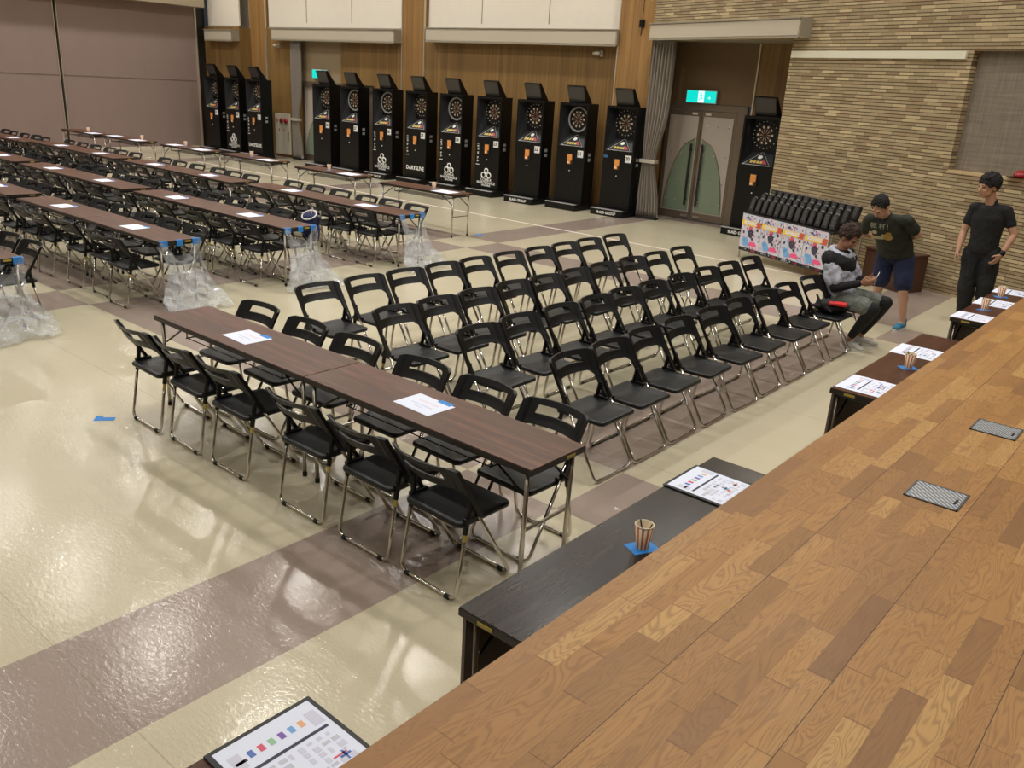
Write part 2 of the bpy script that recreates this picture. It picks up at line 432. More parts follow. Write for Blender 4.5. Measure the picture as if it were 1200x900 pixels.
# ------------------------------------------------------------------ room shell
CZ = 6.5
struct('floor', box(B(), -19.6, 14, -8, 13.4, -0.1, 0), M['floor'])
struct('ceiling', box(B(), -19.6, 14, -8, 13.4, CZ, CZ + .1), M['ceil'])
struct('wall_front', box(B(), -19.6, 14, -8.1, -8, 0, CZ), M['cream'])
struct('wall_right', box(B(), 14, 14.1, -8, 13.4, 0, CZ), M['cream'])
WY = 12.5
# dart-machine wall: wood below z 3.5, with bays and pilasters, door niche between X -15.25 and -13.4
bm = B(); box(bm, -19.6, -17.48, 12.1, WY + .15, 0, 3.5); box(bm, -17.5, -15.28, WY, WY + .15, 0, 3.5); box(bm, -13.4, -4.46, WY, WY + .15, 2.15, 3.5); box(bm, -12.05, -4.46, WY, WY + .15, 0, 2.15)
struct('wall_back', bm, M['wood'])
struct('wall_back.001', box(B(), -19.6, -3.4, WY + .12, WY + .2, 3.5, CZ), M['cream'])
for a, b_ in ((-17.5, -16.73), (-10.98, -10.19), (-4.46, -3.55)):
    yy = WY - .03 if a < -5 else 12.3
    t = struct('trim_pilaster', box(B(), a, b_, yy, WY + .14, 0, CZ), M['woodp'])
    for e in (a, b_):
        struct('trim_edge', box(B(), e - .012, e + .012, yy - .012, yy + .03, 0, CZ), M['silverline'], t)
n = 0
for a, b_, seams in ((-19.2, -17.55, []), (-16.68, -11.02, (-14.91, -13.0)), (-10.14, -4.5, (-8.41, -6.46))):
    n += 1
    wy = WY if n > 1 else 12.1
    w = struct('window_%d' % n, box(B(), a, b_, wy + .06, wy + .1, 3.5, 6.3), M['shade'])
    for s in seams: struct('seam', box(B(), s - .008, s + .008, WY + .05, WY + .07, 3.66, 6.3), M['headerd'], w)
    struct('sill', box(B(), a, b_, wy + .01, wy + .12, 3.5, 3.54), M['headerd'], w)
struct('baseboard_back', box(B(), -12.0, -4.46, WY - .02, WY, 0, .09), M['doorf'])
# curtain boxes above the bays
def curtain_box(lab, p0, p1, z0, z1, depth, flip=1):
    p0 = Vector(p0); p1 = Vector(p1); L = (p1 - p0).length; a = math.atan2((p1 - p0).y, (p1 - p0).x)
    t = thing('curtain_box', lab, 'curtain box', (p0.x, p0.y, z0), a, 'beige boxes over the wall bays')
    h = z1 - z0
    obj('box_body', box(box(B(), 0, L, .012, depth, 0, h - .02), .02, L - .02, 0, .014, .02, h - .03), M['header'], t)
    obj('top_lip', box(B(), -.01, L + .01, -.02, depth, h - .02, h), M['headerd'], t)
    obj('end_plate', box(B(), L, L + .012, .0, depth, 0, h - .02), M['headerd'], t)
    obj('bottom_lip', box(B(), .0, L, -.006, .03, -.02, .0), M['headerd'], t)
    return t
curtain_box('short beige curtain box by the mauve partition, above the first dart machines', (-18.95, 11.84), (-17.5, 11.84), 3.12, 3.42, .27)
curtain_box('long beige curtain box above the far exit door and grey curtain', (-16.1, 12.22), (-11.0, 12.22), 3.2, 3.5, .27)
curtain_box('long beige curtain box above the middle of the dart machine row', (-9.9, 12.22), (-4.46, 12.22), 3.25, 3.55, .27)
curtain_box('beige curtain box on the brick wall above the double door', (-3.55, 11.97), (-.04, 10.69), 3.36, 3.64, .25)

# ---- brick wall, turned 20 degrees
bw = (-.27, 11.04, 0); ba = math.radians(-20)
def bobj(name, bm, m, **k): return struct(name, bm, m, loc=bw, rot=(0, 0, ba), **k)
bm = B(); box(bm, -3.6, 0, 0, .3, 3.36, CZ); box(bm, 0, 3.14, 0, .3, 0, CZ); box(bm, 3.14, 7.5, 0, .3, 3.17, CZ); box(bm, 3.14, 7.5, 0, .3, 0, 1.66)
bobj('wall_brick', bm, M['brick'])
bobj('wall_panel', box(B(), 3.14, 7.5, .12, .3, 1.66, 3.17), M['fpanel'])
bobj('trim_sill', box(B(), 3.14, 7.5, -.006, .13, 1.625, 1.662), mat('sill_tile', (196, 170, 128), .6, noise_amt=.1))
bobj('trim_strip', box(B(), .04, 3.06, -.04, .02, 3.065, 3.165), M['trimw'])
# recess behind
DY = 12.78
struct('wall_recess', box(box(B(), -3.75, -1.62, DY + .02, DY + .1, 2.26, CZ), -3.75, -3.45, DY - .0, DY + .1, 0, 2.3), M['brownp'])
struct('wall_recess_side', box(box(B(), -1.62, .1, DY + .02, DY + .1, 0, 3.5), -.1, .1, 11.35, DY + .1, 0, 3.5), M['wood'])
struct('trim_line', box(B(), -1.645, -1.615, DY - .01, DY + .03, 0, 3.4), M['silverline'])
struct('wall_recess_left', box(B(), -3.62, -3.5, 12.3, DY + .1, 0, 3.4), M['wood'])
struct('ceiling_recess', prism(B(), [(-3.6, 12.3), (-3.6, 12.95), (.05, 12.95), (.05, 11.3), (-.2, 11.05)], 3.37, 3.42), M['headerd'])

def door_leaf(parent, x0, x1, side):
    w = x1 - x0; H = 2.12
    d = obj('door_leaf', box(B(), x0, x1, 0, .05, .02, H), M['doorf'], parent)
    obj('leaf_skin', box(B(), x0 + .05, x1 - .05, -.012, .0, .16, H - .1), M['doorw'], d)
    # sage-green pointed half arch next to the meeting stile
    xs = x1 - .07 if side < 0 else x0 + .07
    pts = [(xs, .18)]
    for i in range(13):
        a = i / 12; zz = .18 + 1.42 * a
        ww = (w - .16) * math.sqrt(max(0, 1 - a ** 1.7))
        pts.append((xs + side * ww, zz))
    bm = B(); prism(bm, [(x, z) for x, z in pts], .012, .018, Matrix.Rotation(PI / 2, 4, 'X'))
    gsm = obj('glass_arch', bm, M['doorg'], d)
    obj('arch_rim', tube(B(), [(x, -.02, z) for x, z in pts[1:]], .009, 6), M['doorf'], d)
    xh = x1 - .12 if side < 0 else x0 + .12
    hb = B(); box(hb, xh - .022, xh + .022, -.085, -.06, .3, 1.5, .006)
    for zz in (.42, 1.38): box(hb, xh - .012, xh + .012, -.065, 0, zz - .02, zz + .02)
    obj('handle', hb, M['handle'], d)
    st = B()
    for zz in (.38, .78, 1.3, 1.85):
        for k in (.2, .5, .82):
            x_ = x0 + w * k
            lathe(st, [(.016, 0), (.016, .012), (.008, .016)], 8, Matrix.Translation((x_, -.012, zz)) @ Matrix.Rotation(PI / 2, 4, 'X'))
    o = obj('stud', st, M['stud'], d); o['kind'] = 'stuff'
    cb = B(); cx = x1 - .14 if side < 0 else x0 + .14
    box(cb, cx - .06, cx + .06, -.02, 0, H - .075, H - .035)
    obj('door_closer_plate', cb, M['ivory'], d)
    kb = B(); box(kb, cx - .07, cx + .07, -.02, 0, .06, .1); obj('floor_bolt', kb, M['stud'], d)

d1 = thing('door_1', 'double door with green pointed glass arches in the brick recess', 'door', (-2.66, DY, 0)); d1['kind'] = 'structure'
fr = B(); box(fr, -.82, .94, 0, .08, 2.13, 2.25); box(fr, -.82, -.75, 0, .08, 0, 2.13); box(fr, .75, .94, 0, .08, 0, 2.13); obj('door_frame', fr, M['doorf'], d1)
door_leaf(d1, -.745, -.005, -1); door_leaf(d1, .005, .745, 1)
d2 = thing('door_2', 'double door beside the grey curtain, half hidden by dart machines', 'door', (-13.9, 12.62, 0)); d2['kind'] = 'structure'
fr = B(); box(fr, -1.4, 1.86, -.06, .06, 2.0, 2.15); box(fr, -1.4, -1.3, 0, .06, 0, 2.0); box(fr, 1.5, 1.86, 0, .06, 0, 2.0); obj('door_frame', fr, M['doorf'], d2)
door_leaf(d2, -1.3, .1, -1); door_leaf(d2, .11, 1.5, 1)
struct('wall_niche', box(B(), -15.3, -13.38, 12.58, 12.7, 2.15, 3.4), mat('beige_niche', (150, 132, 104), .7))

def exit_sign(lab, x, y, z, w=.66, h=.24):
    t = thing('exit_sign', lab, 'exit sign', (x, y, z))
    obj('case', box(B(), -w / 2, w / 2, -.07, 0, -h / 2, h / 2, .008), M['exitf'], t)
    obj('green_panel', box(B(), -w / 2 + .015, -w * .1, -.076, -.07, -h / 2 + .015, h / 2 - .015), M['exitg'], t)
    obj('green_panel', box(B(), w * .1, w / 2 - .015, -.076, -.07, -h / 2 + .015, h / 2 - .015), M['exitg'], t)
    wp = obj('white_panel', box(B(), -w * .1, w * .1, -.075, -.07, -h / 2 + .015, h / 2 - .015), M['exitw'], t)
    bm = B(); Y = -.08
    lathe(bm, [(.014, 0), (.014, .004)], 10, Matrix.Translation((-.002, Y + .002, .062)) @ Matrix.Rotation(PI / 2, 4, 'X'))
    for a, b_ in (((0, .045), (.008, -.005)), ((.008, -.005), (-.022, -.03)), ((-.022, -.03), (-.03, -.07)), ((.008, -.005), (.03, -.035)), ((.03, -.035), (.05, -.04)), ((0, .04), (-.035, .02)), ((0, .04), (.035, .015))):
        tube(bm, [(a[0], Y, a[1]), (b_[0], Y, b_[1])], .0075, 6)
    obj('running_figure', bm, M['exitg'], wp)
    tm = Matrix.Translation((w * .26, -.078, -.02)) @ Matrix.Rotation(PI / 2, 4, 'X')
    text('arrow', '→', .1, M['exitw'], t, tm)
exit_sign('lit green exit sign above the double door in the brick recess', -2.69, DY - .0, 2.385)
exit_sign('lit green exit sign partly behind a dart machine beside the far grey curtain', -14.3, 12.56, 2.36)

# curtains with a tied waist
def curtain(lab, x0, x1, y, z1, zw, waist, yw=.0, bot=None):
    t = thing('curtain', lab, 'curtain', ((x0 + x1) / 2, y, 0))
    bm = B(); nx, nz = 46, 30; W = x1 - x0; rows = []
    for j in range(nz + 1):
        z = .05 + (z1 - .05) * j / nz
        d = abs(z - zw); k = 1 - (1 - waist) * math.exp(-(d / .55) ** 2)
        sh = -.08 * math.exp(-(d / .6) ** 2)
        row = []
        for i in range(nx + 1):
            s = i / nx - .5
            row.append(bm.verts.new((s * W * k + sh, .05 * math.sin(i * 1.05 + .4 * math.sin(z * 1.3)) * (.5 + .5 * k) + .02 * noise.noise((i * .3, z, 1)), z)))
        rows.append(row)
    for a, b_ in zip(rows, rows[1:]):
        for i in range(nx): bm.faces.new((a[i], a[i + 1], b_[i + 1], b_[i]))
    bmesh.ops.solidify(bm, geom=bm.faces[:], thickness=.006)
    obj('cloth', bm, M['curtain'], t, smooth=True)
    bm = B(); box(bm, -W * waist / 2 - .1, W * waist / 2 - .06, -.075, .075, zw - .035, zw + .035, .01); obj('tie_band', bm, M['curtain'], t)
    obj('hem', box(B(), -W * .45, W * .45, -.06, .06, .0, .06, .01), M['rubber'], t)
curtain('grey curtain tied at the waist beside the brick recess with the double door', -3.53, -3.0, 12.10, 3.34, 1.12, .6)
curtain('grey curtain tied at the waist beside the white hydrant panel', -15.4, -14.95, 12.36, 3.19, 1.1, .66)

# partition and beam
bm = B(); box(bm, -19.4, -19.3, 7.78, 11.75, 0, 4.3); box(bm, -19.4, -19.3, -8, 7.70, 0, 4.3); struct('wall_partition', bm, M['partition'])
struct('trim_rail', box(box(B(), -19.305, -19.29, 7.8, 11.7, 1.945, 1.96), -19.305, -19.29, -8, 7.7, 1.945, 1.96), mat('rail_grey', (120, 102, 96), .6))
struct('trim_gap', box(B(), -19.5, -19.4, 7.6, 7.9, 0, 4.3), M['rubber'])
struct('trim_stile', box(box(B(), -19.33, -19.28, 7.69, 7.705, 0, 4.3), -19.33, -19.28, 7.775, 7.79, 0, 4.3), M['silverline'])
struct('trim_jamb', box(B(), -19.36, -19.26, 11.75, 11.8, 0, 4.1), M['silverline'])
struct('wall_jamb', box(B(), -19.5, -19.35, 11.8, 12.12, 0, CZ), M['edge'])
struct('trim_beam', box(B(), -19.6, -18.85, -8, 11.85, 4.0, CZ), M['beam'])
struct('trim_floor_rail', box(B(), -19.29, -19.16, 7.9, 11.6, 0, .05), M['ivory'])

# fire hydrant panel
t = thing('hydrant_panel', 'white fire hydrant cabinet with red lamp and bell between dart machine and curtain', 'fire hydrant cabinet', (-16.35, 12.47, 0))
obj('cabinet_door', box(B(), 0, .72, -.05, .0, .08, 1.22, .01), M['ivory'], t)
for nm, xx in (('alarm_lamp', .33), ('alarm_bell', .55)):
    obj(nm, lathe(B(), [(.075, 0), (.07, .03), (.04, .06)], 16, Matrix.Translation((xx, -.05, 1.02)) @ Matrix.Rotation(PI / 2, 4, 'X')), M['redl'], t, smooth=True)
obj('speaker_grille', box(B(), .06, .16, -.056, -.05, .96, 1.08), M['headerd'], t)
obj('handle', box(B(), .64, .67, -.08, -.05, .5, .75), M['headerd'], t)
obj('sign_lettering', box(box(box(B(), .2, .23, -.054, -.05, .72, .8), .33, .36, -.054, -.05, .72, .8), .46, .49, -.054, -.05, .72, .8), M['redl'], t)
def spk(lab, x, y, z):
    t = thing('wall_spotlight', lab, 'wall lamp', (x, y, z))
    obj('mount', box(B(), -.03, .03, -.06, .0, -.06, .06, .005), M['ivory'], t)
    obj('lamp_head', lathe(B(), [(.03, -.1), (.045, .0), (.045, .06), (.02, .08)], 14, Matrix.Translation((-.07, -.1, 0)) @ Matrix.Rotation(PI / 2, 4, 'Y')), M['ivory'], t, smooth=True)
spk('small white swivel lamp on the wood wall above the middle dart machines', -4.95, WY, 3.1)
spk('small white swivel lamp on the wood wall above the hydrant cabinet', -16.1, WY, 3.05)
t = thing('cable_box', 'small black box with cable on the wood pilaster beside the double door', 'cable box', (-3.92, 12.29, 3.66))
obj('box_body', box(B(), -.05, .05, -.05, 0, -.07, .07, .006), M['blackp'], t)
obj('cable', tube(B(), [(0, -.02, .06), (.005, -.02, .3), (.0, -.02, .75)], .006, 6), M['blackp'], t)
obj('lower_cable', tube(B(), [(0, -.02, -.06), (-.01, -.02, -.22)], .008, 6), M['blackp'], t)
t = tag(obj('red_cap', lathe(B(), [(.0, .1), (.05, .09), (.085, .05), (.09, .0), (.0, .0)], 14), M['redl'], smooth=True, loc=(3.62, 9.64, 1.662)), 'red object lying on the brick ledge behind the man in black', 'cap')
obj('dark_brim', lathe(B(), [(.1, 0), (.11, .012), (.05, .014)], 14, Matrix.Translation((-.05, -.02, 0))), M['blackp'], t)
# line of pale tape on the floor
tag(obj('floor_tape', box(B(), -15.5, 1.2, 9.36, 9.41, 0, .0025), M['linetape']), 'long pale line of tape on the floor parallel to the dart machines', 'tape')

# ------------------------------------------------------------------ stage
struct('floor_stage', box(B(), 4.628, 14, -8, 9.4, .93, .95), M['stage'])
struct('wall_stage', box(B(), 4.64, 4.7, -8, 9.3, 0, .93), M['stagef'])
for k, (yy, lab) in enumerate(((.535, 'grey diamond-tread floor plate in the stage, next to the longer scratch'), (1.58, 'grey diamond-tread floor plate in the stage, farther along towards the brick wall'))):
    t = thing('floor_box_lid', lab, 'floor plate', (5.115, yy, .95), 0, 'steel floor plates in the stage')
    obj('tread_plate', box(B(), .008, .2, .008, .19, 0, .004), M['tread'], t)
    obj('plate_frame', box(box(box(box(B(), 0, .208, 0, .008, 0, .005), 0, .208, .19, .198, 0, .005), 0, .008, 0, .198, 0, .005), .2, .208, 0, .198, 0, .005), mat('frame_steel', (90, 94, 100), .4, .6), t)
    obj('lift_latch', box(B(), .178, .186, .06, .11, .004, .007), M['rubber'], t)

# ------------------------------------------------------------------ chair
def chair_proto():
    t = thing('folding_chair', 'x', 'chair', (0, 0, -50), 0)
    ly = lambda z: .195 - .593 * (z - .02)
    def U(y_at, zt, x0, r_c=.05):
        return fillet([(-x0, y_at(zt), zt), (-x0 - .008, y_at(.013), .013), (x0 + .008, y_at(.013), .013), (x0, y_at(zt), zt)], r_c, 4)
    obj('front_leg_frame', tube(B(), U(ly, .5, .208), .0105, 8), M['chrome'], t, smooth=True)
    ry = lambda z: -.195 + .09 * (z / .53)
    obj('rear_leg_frame', tube(B(), U(ry, .47, .198), .0105, 8), M['chrome'], t, smooth=True)
    # backrest: posts, top rail and lower band around a hand slot
    X = [-.228, -.200, -.182, -.148, -.09, -.03, .03, .09, .148, .182, .200, .228]
    Z = [.44, .52, .585, .615, .642, .670, .717, .736, .750]
    bow = lambda x, z: -.066 * (1 - (x / .228) ** 2) * min(1, max(0, (z - .5) / .12))
    def on(i, j):
        zc = j; xin = 2 <= i <= 8
        if j == 0: return i in (0, 10)
        if j == 1: return i in (0, 1, 9, 10)
        if j == 2: return i in (0, 1, 2, 8, 9, 10)
        if j == 5: return not (3 <= i <= 7)
        return True
    bm = B(); fr_, bk = {}, {}
    def P(i, j):
        x, z = X[i], Z[j]
        if j == 8 and i in (0, 11): x *= .965; z -= .007
        if j == 8 and i in (1, 10): z += .0
        if j == 1 and i in (1, 10): x = math.copysign(.200, x)
        if j == 1 and i in (2, 9): x = math.copysign(.1985, x)
        if j == 2 and i in (2, 9): x = math.copysign(.193, x)
        if j == 2 and i in (3, 8): x = math.copysign(.165, x); z = .612
        if j == 6 and i in (3, 8): x = math.copysign(.142, x)
        if j <= 1 and i in (1, 10): x = math.copysign(.198, x)
        return x, ly(z) + bow(x, z), z
    for i in range(12):
        for j in range(9):
            x, y, z = P(i, j); th = .026 if i in (0, 1, 10, 11) else .011
            fr_[i, j] = bm.verts.new((x, y + th / 2, z)); bk[i, j] = bm.verts.new((x, y - th / 2, z))
    cells = {(i, j) for i in range(11) for j in range(8) if on(i, j)}
    for i, j in cells:
        bm.faces.new((fr_[i, j], fr_[i + 1, j], fr_[i + 1, j + 1], fr_[i, j + 1]))
        bm.faces.new((bk[i, j], bk[i, j + 1], bk[i + 1, j + 1], bk[i + 1, j]))
        for (di, dj, a, b_) in ((-1, 0, (i, j), (i, j + 1)), (1, 0, (i + 1, j), (i + 1, j + 1)), (0, -1, (i, j), (i + 1, j)), (0, 1, (i, j + 1), (i + 1, j + 1))):
            if (i + di, j + dj) not in cells:
                bm.faces.new((fr_[a], fr_[b_], bk[b_], bk[a]))
    bmesh.ops.delete(bm, geom=[v for v in bm.verts if not v.link_faces], context='VERTS')
    obj('backrest', bm, M['blackp'], t)
    # seat
    bm = B(); pts = []
    for cx, cy, a0 in ((.165, .165, 0), (-.165, .165, 90), (-.17, -.15, 180), (.17, -.15, 270)):
        for k in range(5):
            a = math.radians(a0 + k * 22.5); pts.append((cx + .034 * math.cos(a), cy + .034 * math.sin(a)))
    def ring(s, z, dz=0): return [bm.verts.new((x * s, y * s + .005, z)) for x, y in pts]
    R = [ring(.93, .398), ring(.99, .404), ring(1.0, .418), ring(.985, .427), ring(.95, .43), ring(.8, .424), ring(.4, .420)]
    for a, b_ in zip(R, R[1:]):
        for k in range(len(pts)): bm.faces.new((a[k], a[(k + 1) % len(pts)], b_[(k + 1) % len(pts)], b_[k]))
    bm.faces.new(R[0][::-1]); bm.faces.new(R[-1])
    obj('seat', bm, M['seatp'], t, smooth=True)
    for s in (-1, 1):
        bm = B(); tube(bm, [(s * .198, ry(.36), .36), (s * .198, ry(.47), .47), (s * .205, ly(.53), .54)], .015, 8); box(bm, s * .198 - .014, s * .198 + .014, ry(.43) - .02, ly(.43) + .02, .415, .445, .004)
        obj('hinge', bm, M['blackp'], t)
        for yy in (-.195, .195):
            bm = B(); tube(bm, [(s * .165, yy, .011), (s * .135, yy, .011)], .0135, 8); obj('foot_cap', bm, M['rubber'], t)
    bm = B(); a, b_ = ry(.31), ry(.25); tube(bm, [(.2, ry(.375), .375), (.2008, ry(.325), .325)], .0114, 8); obj('yellow_sticker', bm, M['yellow'], t)
    return t
CH = chair_proto(); ch_used = [0]
def chair(x, y, rz, label, group):
    rz += random.uniform(-.035, .035)
    if not ch_used[0]:
        ch_used[0] = 1
        CH.location = (x, y, 0); CH.rotation_euler = (0, 0, rz); CH['label'] = label; CH['group'] = group
        return CH
    return dup(CH, (x, y, 0), rz, label, group)
ORD = ['first', 'second', 'third', 'fourth', 'fifth', 'sixth', 'seventh', 'eighth', 'ninth', 'tenth']

# ------------------------------------------------------------------ tables
def table_proto(topm, L=1.8, panel=False, name='folding_table'):
    t = thing(name, 'x', 'table', (0, 0, -50), 0)
    h = L / 2 - .004
    bm = B(); box(bm, -h, h, -.222, .222, .694, .70, .002); obj('tabletop', bm, topm, t)
    obj('edge_band', box(B(), -h - .002, h + .002, -.225, .225, .664, .6945, .003), M['edge'], t)
    for s in (-1, 1):
        for q in (-1, 1):
            bm = B(); tube(bm, [(s * (h - .05), q * .185, .66), (s * (h - .06), q * .185, .02)], .0125, 10)
            lg = obj('leg', bm, M['chromed'], t, smooth=True)
            obj('foot_cap', tube(B(), [(s * (h - .06), q * .185, .03), (s * (h - .06), q * .185, 0)], .0155, 10), M['rubber'], lg)
        obj('crossbar', tube(B(), [(s * (h - .056), -.185, .33), (s * (h - .056), .185, .33)], .0095, 8), M['chromed'], t)
        bm = B()
        for q in (-1, 1): tube(bm, [(s * (h - .055), q * .165, .5), (s * (h - .3), q * .165, .65)], .007, 6)
        tube(bm, [(s * (h - .05), -.185, .65), (s * (h - .05), .185, .65)], .013, 8)
        obj('brace', bm, M['blackm'], t)
    bm = B(); a = h - .32
    for q in (-.15, -.09, -.03, .03, .09, .15): tube(bm, [(-a, q, .585), (a, q, .585)], .004, 5)
    for s in (-1, 1):
        tube(bm, [(s * a, -.16, .585), (s * a, .16, .585)], .005, 5)
        for q in (-.15, .15): tube(bm, [(s * a, q, .585), (s * a, q, .665)], .005, 5)
    obj('wire_shelf', bm, M['blackm'], t)
    obj('yellow_sticker', box(B(), h + .0015, h + .004, .06, .13, .672, .688), M['yellow'], t)
    if panel:
        obj('modesty_panel', box(B(), -h + .01, h - .01, .196, .212, .22, .664, .002), M['panelg'], t)
    return t
TP = table_proto(M['rose']); tu = [0]
def table(x, y, rz, label, group):
    if not tu[0]:
        tu[0] = 1; TP.location = (x, y, 0); TP.rotation_euler = (0, 0, rz); TP['label'] = label; TP['group'] = group; return TP
    return dup(TP, (x, y, 0), rz, label, group)

def paper(x, y, z, rz, label, group, rich=False, big=1.0):
    t = thing('paper_sheet', label, 'paper', (x, y, z + .0006), rz, group)
    sh = obj('sheet', box(B(), -.148 * big, .148 * big, -.105 * big, .105 * big, 0, .0012), M['white'], t)
    if rich:
        obj('masking_tape', box(B(), .02, .12, .085, .125, .0012, .0022), M['bluet'], t)
        bm = B()
        for k in range(9): box(bm, -.075 + k * .018, -.075 + k * .018 + .011, .025, .043, .0012, .0016)
        obj('printed_line', bm, M['pink'], sh)
        bm = B()
        for k in range(14): box(bm, -.085 + k * .0125, -.085 + k * .0125 + .008, -.022, -.012, .0012, .0016)
        for k in range(6): box(bm, -.03 + k * .012, -.03 + k * .012 + .008, -.05, -.042, .0012, .0016)
        obj('printed_text', bm, M['greyink'], sh)
    return t

# table rows of the hall: (name of row, X of the stage end, Y of the near long edge)
rows = [
    ('front table row', 3.6, 0.0),
    ('draped row level with the front tables', -2.5, -.38),
    ('first draped row beyond the front tables', -2.52, 1.40),
    ('second draped row beyond the front tables', -2.55, 2.95),
    ('draped row facing the dart machines', -2.6, 4.80),
    ('middle block, first row', -6.43, 1.40),
    ('middle block, second row', -6.40, 2.92),
    ('middle block, third row', -6.48, 4.70),
    ('partition block, first row', -10.33, 1.40),
    ('partition block, second row', -10.33, 2.95),
    ('partition block, third row', -10.36, 4.70),
    ('last block before the partition, machine-facing row', -13.97, 4.50),
    ('last block before the partition, inner row', -14.1, 2.95),
]
NO = [.33, .84, 1.37, 2.13, 2.69, 3.2]; FO = [.38, .97, 1.53, 2.17, 2.70, 3.22]
for ri, (rn, xe, yn) in enumerate(rows):
    for k in (0, 1):
        xc = xe - .9 - 1.8 * k
        if seen((xc, yn + .2, .7), 120):
            table(xc, yn + .225, 0, 'brown folding table, %s half, %s' % (('stage-end', 'partition-end')[k], rn), 'brown folding tables set out in rows')
    for side, offs in ((0, NO), (1, FO)):
        for i, o in enumerate(offs):
            x = xe - 3.6 + o + (random.uniform(-.035, .035) if ri else 0)
            y = (yn - .085 if side == 0 else yn + .45 - .02) + (random.uniform(-.03, .03) if ri else random.uniform(-.008, .008))
            if not seen((x, y, .4), 25): continue
            chair(x, y, 0 if side == 0 else PI, 'black folding chair, %s from stage end, %s side, %s' % (ORD[5 - i], ('stalls', 'machine')[side], rn), 'black folding chairs at the tables')
    for k, (o, dy) in enumerate(((.78, .21), (2.52, .215))):
        x = xe - 3.6 + o + (0 if not ri else random.uniform(-.06, .06)) + .1
        if not ri: x, dy = ((.89, .205), (2.62, .225))[k]
        if seen((x, yn + dy, .7), 10):
            paper(x, yn + dy, .70, random.uniform(-.05, .05), 'white notice sheet on the %s half of the %s' % (('partition-end', 'stage-end')[k], rn), 'white notice sheets on the tables', rich=True)

# audience block
AX = [(.30, [1.42, 1.94, 2.42, 2.92, 3.39, 3.90, 4.41, 4.89, 5.38, 5.91]),
      (1.26, [1.43, 1.90, 2.38, 2.88, 3.33, 3.80, 4.29, 4.83, 5.32, 5.88]),
      (2.05, [1.53, 2.02, 2.54, 3.04, 3.50, 3.97, 4.50, 5.02, 5.52, 6.03]),
      (2.92, [1.53, 1.99, 2.46, 2.96, 3.48, 3.98, 4.50, 5.02, 5.58, 6.12])]
RN = ['back', 'third', 'second', 'front']
for ri, (x, ys) in enumerate(AX):
    for i, y in enumerate(ys):
        chair(x + random.uniform(-.012, .012), y, -PI / 2, 'empty black folding chair, %s from the table end, %s audience row' % (ORD[i], RN[ri]) if not (ri == 3 and i > 7)
              else ('black folding chair holding the dark bag with the red top' if i == 8 else 'black folding chair the man in the silver jacket sits on'), 'black folding chairs of the audience block')

# bench tables along the dart machines
for k, (x0, x1, y, yw) in enumerate(((-5.62, -3.75, 7.04, 0), (-8.2, -6.33, 7.16, 0), (-10.75, -8.95, 7.18, 0), (-13.0, -11.2, 7.05, 0), (-15.45, -13.65, 6.88, 0), (-17.5, -15.6, 6.78, 0))):
    o = table((x0 + x1) / 2, y + .225, 0, 'brown folding table without chairs, %s from the stage in the line before the dart machines' % ORD[k], 'chairless tables before the dart machines')
    xc = (x0 + x1) / 2
    paper(xc + .55, y + .16, .70, .03, 'printed sheet at the end of the %s chairless table from the stage' % ORD[k], 'sheets on the chairless tables', big=1.35)
    if k in (3, 4): paper(xc - .62, y + .2, .70, .03, 'printed sheet at the partition end of the %s chairless table' % ORD[k], 'sheets on the chairless tables', big=1.3)

def cup_proto():
    t = thing('paper_cup', 'x', 'cup', (0, 0, -50))
    obj('cup_wall', lathe(B(), [(.026, 0), (.0395, .105), (.037, .105), (.024, .004), (.001, .004)], 28, cap=False), M['cup'], t, smooth=True)
    obj('inside', lathe(B(), [(.0363, .104), (.0245, .006), (.001, .0055)], 24, cap=False), M['cupin'], t, smooth=True)
    bm = B(); 
    for k in range(24):
        pass
    pts = [(.0385 * math.cos(2 * PI * k / 24), .0385 * math.sin(2 * PI * k / 24), .105) for k in range(25)]
    obj('rim', tube(bm, pts, .0022, 6, caps=False), M['cupin'], t, smooth=True)
    obj('pen', tube(B(), [(.006, -.01, .01), (.02, .024, .116)], .003, 6), M['ink'], t)
    obj('pen', tube(B(), [(-.006, .01, .01), (-.03, -.01, .113)], .003, 6), M['ink'], t)
    return t
CUP = cup_proto(); cu_ = [0]
def cup(x, y, z, label, group, tape=True):
    if not cu_[0]: cu_[0] = 1; t = CUP; CUP.location = (x, y, z); CUP['label'] = label; CUP['group'] = group
    else: t = dup(CUP, (x, y, z), random.uniform(0, 3), label, group)
    t.rotation_euler.z = random.uniform(0, 6)
    if tape:
        bm = B(); box(bm, -.06, .06, -.045, .045, 0, .0012)
        tag(obj('masking_tape', bm, M['bluet'], loc=(x, y, .7006), rot=(0, 0, random.uniform(-.5, .5) + .9)), 'blue tape under the ' + label.replace('striped ', '').replace(' with pens', ''), 'tape', 'blue tapes under the cups')
for k, (x, y) in enumerate(((-4.5, 7.3), (-7.35, 7.35), (-9.95, 7.4), (-12.35, 7.3), (-14.0, 7.15), (-16.4, 7.0))):
    cup(x, y, .7012, 'striped paper cup on the %s chairless table from the stage' % ORD[k], 'paper cups before the dart machines', tape=k < 4)

# bench tables along the stage
def bench(y0, y1, topm, label):
    L = y1 - y0
    t = table_proto(topm, L, True, 'folding_table')
    t.location = (4.355, (y0 + y1) / 2, 0); t.rotation_euler = (0, 0, PI / 2)
    tag(t, label, 'table', 'tables pushed against the stage')
    for c in t.children:
        if c.name.startswith('yellow_sticker'): c.location = (-L + .0, 0.0, 0)
    return t
bench(-3.6, -1.74, M['walnut'], 'brown table against the stage under the large clipboard map, mostly hidden')
bench(-1.06, .83, M['ebony'], 'near-black table against the stage holding the first striped cup')
bench(2.42, 4.42, M['walnut'], 'dark brown table against the stage with two printed sheets and one cup')
bench(5.25, 7.2, M['walnut'], 'dark brown table against the stage beside the standing man in black')

